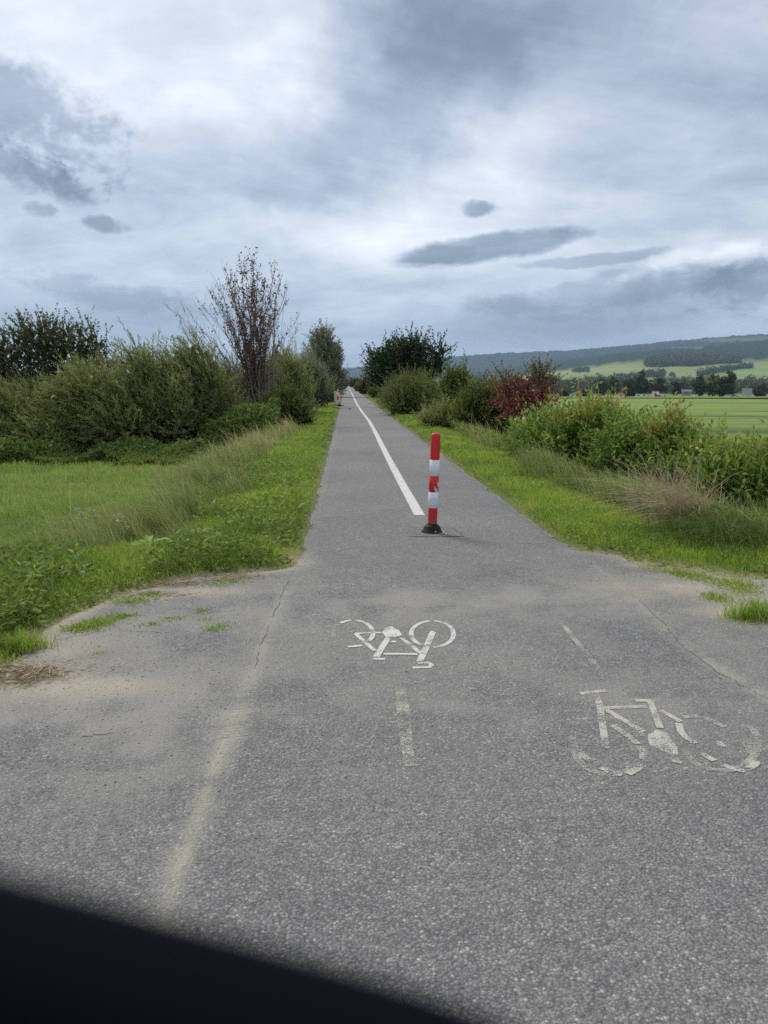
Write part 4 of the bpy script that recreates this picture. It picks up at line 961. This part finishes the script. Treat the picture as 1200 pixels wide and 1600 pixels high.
m, q = new_mat('grit'); finish(q, principled(q, q.ramp(q.attr('tint')['Fac'], [(0, (.12, .12, .125)), (.5, (.25, .245, .235)), (.85, (.40, .385, .35)), (1, (.6, .59, .56))]), .85, .25)); M['grit'] = m
obj('loose_gravel', mesh_np('loose_gravel', v, [f], m, {'f:tint': t}), None, 'loose stone grit scattered over the asphalt of the junction', 'gravel', None, 'stuff')

# ------------------------------------------------------------------ bollard
m, q = new_mat('red_plastic')
co = q.node('ShaderNodeTexCoord').outputs['Object']
n_ = q.noise(co, 30, 5, .65)['Fac']; n2_ = q.noise(co, 7, 3, .5)['Fac']
c = q.mix(q.smooth(n2_, .3, .7), (.62, .012, .012), (.76, .022, .018)); c = q.mix(q.smooth(n_, .68, .74), c, (.82, .62, .6))
spz = q.node('ShaderNodeSeparateXYZ'); q.put(spz.inputs[0], co)
c = q.mix(q.m('MULTIPLY', q.smooth(spz.outputs[2], .30, .10, .1, .75), q.smooth(n_, .4, .62)), c, (.20, .13, .10))
finish(q, principled(q, c, .42, .4)); M['red_plastic'] = m
m, q = new_mat('red_sheeting')
co = q.node('ShaderNodeTexCoord').outputs['Object']
sp = q.node('ShaderNodeSeparateXYZ'); q.put(sp.inputs[0], co)
n_ = q.noise(co, 26, 4, .6)['Fac']; n3_ = q.noise(co, 11, 3, .5)['Fac']
peel = q.m('MULTIPLY', q.smooth(q.m('ADD', n3_, q.m('MULTIPLY', sp.outputs[0], 4.0)), .66, .70), q.smooth(sp.outputs[2], .56, .50))
peel = q.m('MAXIMUM', peel, q.smooth(n_, .66, .69))
finish(q, principled(q, q.mix(peel, (.64, .014, .018), (.72, .73, .76)), .4, .4)); M['red_sheet'] = m
m, q = new_mat('white_sheeting')
co = q.node('ShaderNodeTexCoord').outputs['Object']
n_ = q.noise(co, 14, 5, .6)['Fac']
finish(q, principled(q, q.mix(q.smooth(n_, .4, .75), (.80, .81, .85), (.64, .65, .68)), .35, .5)); M['white_sheet'] = m
M['rubber'] = simple('black_rubber', (.009, .009, .010), .6, .25, .3, 20)
bx, by = gp(675, 832)
bo = thing('bollard', 'red and white banded flexible bollard leaning slightly on a black rubber foot', 'bollard', (bx, by, float(pz(bx, by)) + .004))
bo.rotation_euler = (0, R(1.6), 0)
S_ = CAM_Z / (829 - 598.5) * .985                       # metres per pixel at the bollard
def zb(Yc): return (1148 - Yc) / 6 * S_
r0 = 7.4 * S_
mb = MB(); mb.lathe([(.112, 0), (.112, .008), (.106, .016), (.098, .024), (.088, .050), (.076, .070), (.066, .080), (.060, .084)], 28)
mb2 = MB(); mb2.lathe([(.050, .08), (.053, .088), (.044, .10), (.044, zb(1062))], 24)
obj('foot', mb.mesh('foot', M['rubber'], True), bo); obj('neck', mb2.mesh('neck', M['rubber'], True), bo)
post = MB(); post.lathe([(r0 * .98, zb(1064)), (r0, zb(1058)), (r0, zb(330)), (r0 * 1.01, zb(325)), (r0 * .99, zb(318)), (r0 * 1.01, zb(300)), (r0 * .99, zb(292)), (r0 * 1.0, zb(230)), (r0 * .95, zb(216)), (r0 * .8, zb(209)), (r0 * .3, zb(206))], 32)
po = obj('post', post.mesh('post', M['red_plastic'], True), bo)
for nm, a, b, mt in (('reflective_band', 608, 455, 'white_sheet'), ('red_band', 758, 608, 'red_sheet'), ('reflective_band', 912, 758, 'white_sheet')):
    s = MB(); s.lathe([(r0 + .0002, zb(a) + .001), (r0 + .0026, zb(a) + .002), (r0 + .0026, (zb(a) + zb(b)) / 2), (r0 + .0026, zb(b) - .002), (r0 + .0002, zb(b) - .001)], 32, False)
    obj(nm, s.mesh(nm, M[mt], True), po)
for k in range(3):
    t_ = 2 * math.pi * k / 3 - 1.3; s = MB(); cx, cy = .098 * math.cos(t_), .098 * math.sin(t_); s.tube([(cx, cy, .015), (cx, cy, .032)], .007, 6)
    obj('bolt', s.mesh('bolt', simple('zinc', (.5, .5, .5), .4, .5)), bo)
# square concrete patch set in the asphalt below it
m, q = new_mat('patch_concrete')
co = q.node('ShaderNodeTexCoord').outputs['Object']
n_ = q.noise(co, 8, 6, .65)['Fac']; n2_ = q.noise(co, 60, 4, .65)['Fac']
c = q.mix(q.smooth(n_, .3, .7), (.165, .165, .165), (.225, .222, .213)); c = q.mix(q.smooth(n2_, .35, .65, 0, .5), c, (.11, .11, .112))
finish(q, principled(q, c, .9, .2)); M['patch'] = m
c0 = gp(638, 826); c1 = gp(722, 838); c2 = gp(708, 826); c3 = gp(630, 838)
P4 = gp(np.array([639, 707, 724, 640.]), np.array([824.5, 824.5, 838.5, 838.5]))
cen = P4.mean(0); mb = MB(); nseg = 8
def bil(u, v): return P4[0] * (1 - u) * (1 - v) + P4[1] * u * (1 - v) + P4[2] * u * v + P4[3] * (1 - u) * v
vs = []
for i in range(nseg + 1):
    for j in range(nseg + 1):
        p = bil(i / nseg, j / nseg); vs.append((p[0], p[1], float(pz(*p)) + .0035))
mb.add(vs, [(i * (nseg + 1) + j, i * (nseg + 1) + j + 1, (i + 1) * (nseg + 1) + j + 1, (i + 1) * (nseg + 1) + j) for i in range(nseg) for j in range(nseg)])
obj('concrete_patch', mb.mesh('concrete_patch', M['patch']), path)
crk = Paint(); crk.top = .006
for a, b in ((0, 1), (3, 2), (1, 2)):
    pa, pb = P4[a], P4[b]; pts = [pa + (pb - pa) * t + rg.normal(size=2) * .006 for t in np.linspace(-.06, 1.06, 9)]; crk.strip(pts, [.002, .006, .003, .006, .002])
obj('patch_joint', crk.mesh('patch_joint', simple('joint_dirt', (.03, .028, .025), .95, .1)), path)
# sandy ring round the foot
vs, ts = [], []
def ring_pos(n):
    a = rg.uniform(0, 6.28, n); r = .112 + np.abs(rg.normal(size=n)) * .04 * (1 + .8 * np.sin(a - .5)); x = bx + np.cos(a) * r; y = by + np.sin(a) * r * .9
    return np.stack([x, y, pz(x, y) + .005], -1)
v, f, t = pebbles(1100, ring_pos, .003, .007)
M['sandgrit'] = simple('sand_grit', (.46, .40, .30), .9, .15, .3, 60)
obj('sand_ring', mesh_np('sand_ring', v, [f], M['sandgrit'], {'f:tint': t}), None, 'sandy grit gathered round the foot of the bollard', 'sand', None, 'stuff')

# ------------------------------------------------------------------ chevron board beside the path
M['sign_white'] = simple('sign_white', (.86, .80, .80), .45, .4, .04); M['sign_red'] = simple('sign_red', (.72, .04, .07), .45, .4, .08); M['sign_back'] = simple('sign_back', (.30, .07, .07), .6, .3, .2)
M['galv'] = simple('galvanised', (.38, .39, .40), .5, .4, .1)
def chevron(px, dist, label, wb, hb, zb0, rot=0.0, arrow=True):
    x, y = at(px, dist); z = float(gz(x, y)); t = thing('chevron_board', label, 'road sign', (x, y, z)); t.rotation_euler = (0, 0, rot)
    a = MB(); a.box(-wb / 2, wb / 2, -.02, .02, zb0, zb0 + hb); bd = obj('board', a.mesh('board', M['sign_white']), t)
    a = MB(); a.box(-.03, .03, .022, .07, -.02, zb0 + hb + (.14 if arrow else 0)); obj('post', a.mesh('post', M['sign_white' if arrow else 'galv']), t)
    a = MB(); a.prism([(-.42, -.02), (.42, -.02), (.36, .06), (-.36, .06)], -.2, .28); obj('foot', a.mesh('foot', M['rubber']), t)
    if arrow:
        for nm, pts in (('arrow', [(-wb * .20, .27), (wb * .36, .49), (-wb * .20, .72)]), ('corner_stripe', [(-wb * .02, 1.0), (wb * .5, 1.0), (wb * .5, .80)]), ('corner_stripe', [(wb * .5, .02), (wb * .5, .22), (wb * .02, .02)])):
            a = MB(); a.prism([(p, zb0 + s * hb) for p, s in pts], -.0245, -.0205); obj(nm, a.mesh(nm, M['sign_red']), bd)
    else:
        a = MB(); a.box(-wb * .46, wb * .46, -.0245, -.0205, zb0 + .03, zb0 + hb - .03); obj('red_panel', a.mesh('red_panel', M['sign_back']), bd)
d_s = 53.5
s_px = d_s / F
chevron(527.6, d_s, 'white board with a red arrow pointing right beside the path', 7.4 * s_px, 20.5 * s_px, .10, R(-6))
chevron(523.6, d_s + .5, 'dark red edge board standing behind the arrow board', 3.2 * s_px, 19 * s_px, .12, R(40), False)
x, y = at(536.8, 300); z = float(gz(x, y)); a = MB(); a.tube([(0, 0, -.05), (0, 0, 1.0)], .05, 8); t = thing('marker_board', 'tiny pale yellow board far along the left verge', 'road sign', (x, y, z))
obj('post', a.mesh('post', M['galv']), t); a = MB(); a.box(-.28, .28, -.1, -.055, .35, 1.25); obj('board', a.mesh('board', simple('pale_yellow', (.75, .72, .5), .5)), t)
# small dark clod on the path
x, y = gp(547, 639.5); cl = MB()
v, f, t = pebbles(5, lambda n: np.stack([rg.normal(size=n) * .035, rg.normal(size=n) * .03, np.full(n, .022)], -1), .04, .065)
obj('mud_clod', mesh_np('mud_clod', v, [f], simple('mud', (.03, .025, .02), .9, .1), {'f:tint': t}), None, 'small dark clod of mud lying on the left lane', 'mud', None, None, (x, y, .004))

# ------------------------------------------------------------------ far side of the field: trees, buildings, hoarding
def far_tree(px, py_base, py_top, wpx, label, seed, mat='farleaf', n=900, r=404, nm='field_tree'):
    rg = np.random.default_rng(seed); x, y, zz = ray(px, py_base); h_ = math.hypot(x, y); x, y = x / h_ * r, y / h_ * r
    zb_ = CAM_Z + zz / h_ * r; k = r / F; ht = (py_base - py_top) * k; w = wpx * k
    t = thing(nm, label, 'tree', (x, y, zb_ - .3))
    lumps = []
    for i in range(9):
        u = rg.uniform(.30, .92); ww = w * .5 * (1 - .55 * abs(u - .45) / .5)
        lumps.append(((rg.normal() * ww * .35, rg.normal() * ww * .3, ht * u), (ww * .62, ww * .6, ht * .14)))
    lumps.append(((0, 0, ht * .28), (w * .36, w * .36, ht * .24)))
    v, f, tint, p0, d, ln_ = foliage(rg, lumps, n // 6, 6, .95, .75, shoot=1.3, up=.5, jitter=.5, outer=.5, floor=.4, core=120)
    mb = MB(); mb.tube([(0, 0, -.3), (.1, 0, ht * .3), (0, 0, ht * .8)], [.32, .25, .05], 6)
    for i in range(5):
        a = rg.uniform(0, 6.28); mb.tube([(.1, 0, ht * .25), (math.cos(a) * w * .2, math.sin(a) * w * .2, ht * rg.uniform(.5, .7))], [.12, .03], 4)
    obj('trunk', mb.mesh('trunk', M['farbark']), t); obj('crown', mesh_np('crown', v, [f], M[mat], {'f:tint': tint}), t)
def C7(X, Y): return 860 + X / 3.53, 540 + Y / 3.53
for i, (X_, yt, yb, w_, lab, mt) in enumerate([
        (500, 148, 284, 78, 'tallest brownish tree at the far edge of the field', 'farleaf'), (437, 196, 284, 84, 'dark tree left of the tallest field tree', 'farleaf'), (597, 186, 276, 84, 'rounded dark tree behind the red and white hut', 'farleaf'),
        (893, 166, 288, 86, 'yellowing tree standing alone at the far edge of the field', 'mid'), (988, 164, 280, 76, 'tall dark tree left of the grey hoarding', 'farleaf'), (822, 182, 274, 74, 'dark tree right of the grey house', 'farleaf'),
        (940, 200, 278, 50, 'small tree between the yellowing tree and the tall dark one', 'farleaf'), (1150, 218, 276, 90, 'wide low tree right of the grey hoarding', 'farleaf'), (690, 205, 268, 70, 'low tree left of the grey house', 'farleaf'),
        (75, 252, 280, 54, 'low round bush left of the small white shed', 'farleaf'), (180, 252, 279, 62, 'low round bush right of the small white shed', 'farleaf'), (280, 195, 270, 80, 'faint tree behind the field left of the red roofed house', 'farleaf'), (350, 180, 268, 60, 'slender faint tree left of the red roofed house', 'farleaf')]):
    px, pt = C7(X_, yt); _, pb = C7(X_, yb)
    far_tree(px, pb, pt, w_ / 3.53, lab, 500 + i, mt, 1000 if yb > 272 else 700, 404 if yb > 272 else 450)
def far_loc(px, py, r=396):
    x, y, z = ray(px, py); h_ = math.hypot(x, y); return x / h_ * r, y / h_ * r, CAM_Z + z / h_ * r
M['wallw'] = simple('white_render', (.74, .73, .70), .8); M['wallg'] = simple('grey_render', (.28, .31, .35), .8); M['roofr'] = simple('red_roof', (.30, .06, .045), .8); M['roofg'] = simple('grey_roof', (.16, .17, .19), .7)
M['redwall'] = simple('red_wall', (.48, .06, .07), .7); M['glass'] = simple('dark_glass', (.04, .05, .06), .2, .5)
def house(px0, px1, py_top, py_b, label, wall, roof, cat='house', nm='house', gable=True, r=396, redpanel=False):
    k = r / F; x, y, z = far_loc((px0 + px1) / 2, py_b, r); w = (px1 - px0) * k; ht = (py_b - py_top) * k; t = thing(nm, label, cat, (x, y, z - .2)); t.rotation_euler = (0, 0, -math.atan2(x, y))
    wh = ht * (.62 if gable else .9) + .2; dp = min(w, 6) * .5
    a = MB(); a.box(-w / 2, w / 2, -dp, dp, -.3, wh); obj('wall', a.mesh('wall', M[wall]), t)
    a = MB()
    if gable:
        a.add([(-w / 2 - .2, -dp - .3, wh), (w / 2 + .2, -dp - .3, wh), (w / 2 + .2, dp + .3, wh), (-w / 2 - .2, dp + .3, wh), (-w / 2 - .2, 0, ht + .2), (w / 2 + .2, 0, ht + .2)], [(0, 1, 5, 4), (2, 3, 4, 5), (0, 4, 3), (1, 2, 5), (3, 2, 1, 0)])
    else: a.box(-w / 2 - .15, w / 2 + .15, -dp - .15, dp + .15, wh + .003, ht + .2)
    obj('roof', a.mesh('roof', M[roof]), t)
    nw = max(1, int(w / 2.4))
    for i in range(nw):
        cx = -w / 2 + w * (i + .5) / nw; a = MB(); a.box(cx - .45, cx + .45, -dp - .03, -dp - .002, wh * .42, wh * .80); obj('window', a.mesh('window', M['glass']), t)
    if redpanel:
        a = MB(); a.box(-w * .1, w * .35, -dp - .06, -dp - .032, wh * .05, wh * .55); obj('red_panel', a.mesh('red_panel', M['redwall']), t)
house(966, 975, 615, 620, 'small white house with a red roof at the field edge', 'wallw', 'roofr')
house(994, 1010, 615.5, 620, 'long low white building at the field edge', 'wallw', 'roofg', 'building', 'low_building', False)
house(1019, 1028.5, 611.5, 621, 'red and white hut at the field edge', 'wallw', 'redwall', 'hut', 'hut', False, 394, True)
house(1066, 1079, 609.5, 616.5, 'grey house with a pale gable behind the field', 'wallg', 'roofg', r=430)
house(893, 898, 614.5, 619, 'tiny white shed at the far edge of the field', 'wallw', 'roofg', 'shed', 'shed', True)
x, y, z = far_loc(971.5, 619, 398); t = thing('white_mast', 'thin white mast beside the red roofed house', 'mast', (x, y, z)); a = MB(); a.tube([(0, 0, -.5), (0, 0, 3.9)], [.16, .10], 6); obj('pole', a.mesh('pole', M['wallw']), t)
x, y, z = far_loc(1166.5, 619.5, 390); t = thing('hoarding', 'large grey hoarding seen from behind at the field edge', 'billboard', (x, y, z)); t.rotation_euler = (0, 0, -math.atan2(x, y)); k = 390 / F
for i in range(4):
    a = MB(); w0 = -6.5 * k + 13 * k * i / 4; a.box(w0 + .02, w0 + 13 * k / 4 - .02, -.05, .05, 1.0 * k, 11.5 * k); obj('panel', a.mesh('panel', simple('zinc_panel', (.36, .39, .42), .5, .4, .1, 2)), t)
for s in (-4.5, 0, 4.5):
    a = MB(); a.box(s * k - .08, s * k + .08, .06, .2, -.5, 11.2 * k); obj('post', a.mesh('post', M['galv']), t)
def car(px, py, label, mat, r=392):
    x, y, z = far_loc(px, py, r); t = thing('parked_car', label, 'car', (x, y, z), 'cars parked beyond the field'); t.rotation_euler = (0, 0, -math.atan2(x, y))
    a = MB(); a.prism([(-2.1, .35), (2.1, .35), (2.1, .8), (1.3, .92), (.7, 1.42), (-1.0, 1.45), (-1.7, .95), (-2.1, .9)], -.8, .8); obj('body', a.mesh('body', mat), t)
    a = MB(); a.prism([(.6, 1.35), (-.9, 1.38), (-1.4, .98), (1.05, .95)], -.83, -.803); obj('window', a.mesh('window', M['glass']), t)
    for s in (-1.3, 1.3):
        for yy in (-.86, .7):
            a = MB(); a.tube([(s, yy, .33), (s, yy + .16, .33)], .33, 12); obj('wheel', a.mesh('wheel', M['rubber']), t)
car(1034.5, 619.0, 'white car parked beside the red and white hut', M['wallw']); car(1139, 621.3, 'white car parked left of the grey hoarding', M['wallw']); car(1147, 621.3, 'silver car parked next to the white one by the hoarding', M['galv'])
# lattice pylon far beyond the end of the path
x, y, z = ray(543, 600); r = 1100; x, y = x / y * r, r; t = thing('power_pylon', 'thin lattice power pylon on the horizon above the end of the path', 'pylon', (x, y, -8)); a = MB()
for sx in (-1, 1):
    for sy in (-1, 1): a.tube([(sx * 2.2, sy * 2.2, 0), (sx * .4, sy * .4, 38)], [.22, .15], 4)
for i in range(8):
    h0 = i * 4.7; w0 = 2.2 - 1.8 * h0 / 38; h1 = h0 + 4.7; w1 = 2.2 - 1.8 * h1 / 38
    for sy in (-1, 1): a.tube([(-w0, sy * w0, h0), (w1, sy * w1, h1)], .09, 3); a.tube([(w0, sy * w0, h0), (-w1, sy * w1, h1)], .09, 3)
obj('lattice', a.mesh('lattice', M['galv']), t)
for w, hh_ in ((4.5, 30), (3.4, 35)):
    a = MB(); a.tube([(-w, 0, hh_), (w, 0, hh_)], .16, 4); obj('crossarm', a.mesh('crossarm', M['galv']), t)

# distant woods: lumps of crowns standing on the hillside
def woods(name, label, pts, seed, wmin, wmax, leaf, nl=46):
    rg = np.random.default_rng(seed); P, Dd, Ls, T = [], [], [], []
    for px, py, s in pts:
        x, y, z = hill_at(px, py); w = rg.uniform(wmin, wmax) * s; ht = w * rg.uniform(1.0, 1.7)
        u = unit(rg.normal(size=(nl, 3))); rho = rg.random((nl, 1)) ** .35
        p = np.array([x, y, z]) + np.array([0, 0, ht * .48]) + u * rho * np.array([w * .5, w * .5, ht * .52]); P.append(p); Dd.append(unit(rg.normal(size=(nl, 3)))); Ls.append(np.full(nl, leaf * w)); T.append(np.clip(rg.random() * .7 + rg.random(nl) * .4, 0, 1))
    P = np.vstack(P); v, f = leaf_arrays(P, np.vstack(Dd), np.concatenate(Ls), np.concatenate(Ls) * .85, rg)
    obj(name, mesh_np(name, v, [f], M['woodleaf'], {'f:tint': np.concatenate(T)}), None, label, 'woods', None, 'stuff')
rg = np.random.default_rng(9)
pts = []
for X_ in np.linspace(-40, 1330, 520):
    base = 268 - 22 * rg.random() ** 1.5 - (18 if X_ > 640 else 0) * rg.random()
    pts.append((*C7(X_, base), rg.uniform(.6, 1.1)))
for X_ in np.linspace(-40, 1330, 210):
    pts.append((*C7(X_, 222 + 16 * rg.normal() * .6 - (10 if 640 < X_ else 0)), rg.uniform(.8, 1.2)))
for _ in range(60): pts.append((*C7(rg.uniform(200, 480), rg.uniform(190, 235)), 1.3))
woods('valley_wood', 'scrubby woodland filling the valley behind the field', pts, 601, 5, 9, .30)
pts = [(*C7(X_, np.interp(X_, [810, 900, 1000, 1110], [170, 152, 136, 127]) + rg.normal() * 1.2), rg.uniform(.8, 1.2)) for X_ in np.linspace(812, 1112, 70)]
woods('field_hedge', 'dark hedge line climbing between two green fields', pts, 602, 8, 12, .3)
pts = [(*C7(rg.uniform(530, 1040), 0), 1) for _ in range(0)]
for _ in range(700):
    X_ = rg.uniform(525, 1040); lo = np.interp(X_, [525, 620, 800, 1040], [118, 119, 116, 98]); hi = np.interp(X_, [525, 640, 690, 890, 1040], [88, 78, 84, 84, 94])
    pts.append((*C7(X_, rg.uniform(hi, lo)), rg.uniform(.8, 1.2)))
woods('hillside_grove', 'broad dark grove on the green hillside', pts, 603, 9, 14, .3)
pts = [(*C7(rg.uniform(120, 212), rg.uniform(138, 152)), rg.uniform(.7, 1)) for _ in range(40)] 
woods('hillside_grove', 'small dark grove at the left end of the green hillside', pts, 604, 8, 12, .3)
pts = [(*C7(rg.uniform(525, 628), rg.uniform(165, 180)), rg.uniform(.8, 1.1)) for _ in range(50)] + [(*C7(rg.uniform(380, 530), rg.uniform(172, 184)), rg.uniform(.6, .9)) for _ in range(50)] + [(*C7(rg.uniform(652, 684), rg.uniform(166, 172)), .6) for _ in range(8)]
woods('hillside_grove', 'flat topped copse below the green hillside', pts, 605, 8, 12, .3)
pts = [(rg.uniform(690, 872), rg.uniform(596, 612), rg.uniform(.6, 1.1)) for _ in range(90)] + [(rg.uniform(470, 620), rg.uniform(600, 606), rg.uniform(.6, 1.1)) for _ in range(70)]
woods('valley_wood', 'low woodland glimpsed between the bushes near the path', pts, 606, 9, 15, .3)

# ------------------------------------------------------------------ gloved hand close to the lens
rgt = np.array([math.cos(YAW), -math.sin(YAW), 0]); fwd = np.array([math.sin(YAW) * math.cos(PITCH), math.cos(YAW) * math.cos(PITCH), -math.sin(PITCH)]); upv = np.cross(rgt, fwd)
def camp(r_x, u, f_): return np.array([0, 0, CAM_Z]) + (rgt * r_x + upv * u + fwd * f_) * .82
m, q = new_mat('black_glove_knit')
co = q.node('ShaderNodeTexCoord').outputs['Object']; n_ = q.noise(co, 900, 2, .5)['Fac']
bp = q.node('ShaderNodeBump'); bp.inputs['Strength'].default_value = .4; bp.inputs['Distance'].default_value = .0006; q.put(bp.inputs['Height'], n_)
finish(q, principled(q, (.0035, .0042, .008), .95, .05, bp.outputs[0])); M['glove'] = m
D0 = .066
chains = {   # finger joints: right, up, forward (m), radius
    'index': [(-.098, -.032, .060, .0125), (-.060, -.0365, .064, .0118), (-.028, -.0455, .066, .0112), (.000, -.0525, .066, .0106), (.020, -.0575, .065, .0092)],
    'middle': [(-.102, -.055, .056, .0130), (-.066, -.062, .060, .0122), (-.034, -.071, .058, .0115), (-.006, -.081, .050, .0105), (.004, -.086, .044, .0085)],
    'ring': [(-.106, -.076, .050, .0125), (-.074, -.086, .052, .0116), (-.046, -.095, .047, .0108), (-.026, -.101, .036, .0098), (-.020, -.104, .028, .008)],
    'little': [(-.112, -.094, .042, .0110), (-.088, -.105, .042, .0102), (-.066, -.112, .036, .0094), (-.052, -.116, .026, .0086), (-.048, -.117, .019, .0072)],
    'thumb': [(-.150, -.060, .018, .0150), (-.128, -.040, .008, .0135), (-.106, -.034, -.004, .0122), (-.088, -.033, -.014, .0108), (-.078, -.034, -.020, .0086)]}
vs, es, rad = [], [], []
def addv(p): vs.append(tuple(camp(*p[:3]) - camp(-.18, -.13, .0))); rad.append(p[3] * .86); return len(vs) - 1
w0 = addv((-.185, -.125, .010, .030)); w1_ = addv((-.165, -.100, .022, .030)); arm = addv((-.23, -.20, -.03, .036)); arm2 = addv((-.30, -.32, -.11, .042)); es += [(w0, w1_), (w0, arm), (arm, arm2)]
pm = addv((-.135, -.078, .038, .026)); es.append((w1_, pm))
for nm, ch in chains.items():
    prev = w1_ if nm == 'thumb' else pm
    for p in ch: k = addv(p); es.append((prev, k)); prev = k
me = bpy.data.meshes.new('glove'); me.from_pydata(vs, es, []); me.materials.append(M['glove'])
hand = obj('gloved_hand', me, None, 'out of focus black gloved hand with its finger across the lens', 'hand', None, None, tuple(camp(-.18, -.13, .0)))
sk = hand.modifiers.new('skin', 'SKIN'); sk.use_smooth_shade = True
for i, r in enumerate(rad): me.skin_vertices[0].data[i].radius = (r, r)
me.skin_vertices[0].data[0].use_root = True
sb = hand.modifiers.new('subdivision', 'SUBSURF'); sb.levels = 2; sb.render_levels = 2

# ------------------------------------------------------------------ air
m, q = new_mat('haze'); pv = q.node('ShaderNodeVolumePrincipled'); pv.inputs['Color'].default_value = (.48, .68, 1.0, 1); pv.inputs['Density'].default_value = 9.0e-5; pv.inputs['Anisotropy'].default_value = .2
q.l.new(pv.outputs[0], q.node('ShaderNodeOutputMaterial').inputs['Volume'])
a = MB(); zlo = float(min(Z.min(), ZH.min())) - 1; a.box(-9300, 9300, -9300, 9300, zlo, ZMAX + 15)
obj('haze', a.mesh('haze', m), None, 'thin blue air over the valley', 'haze', None, 'stuff')
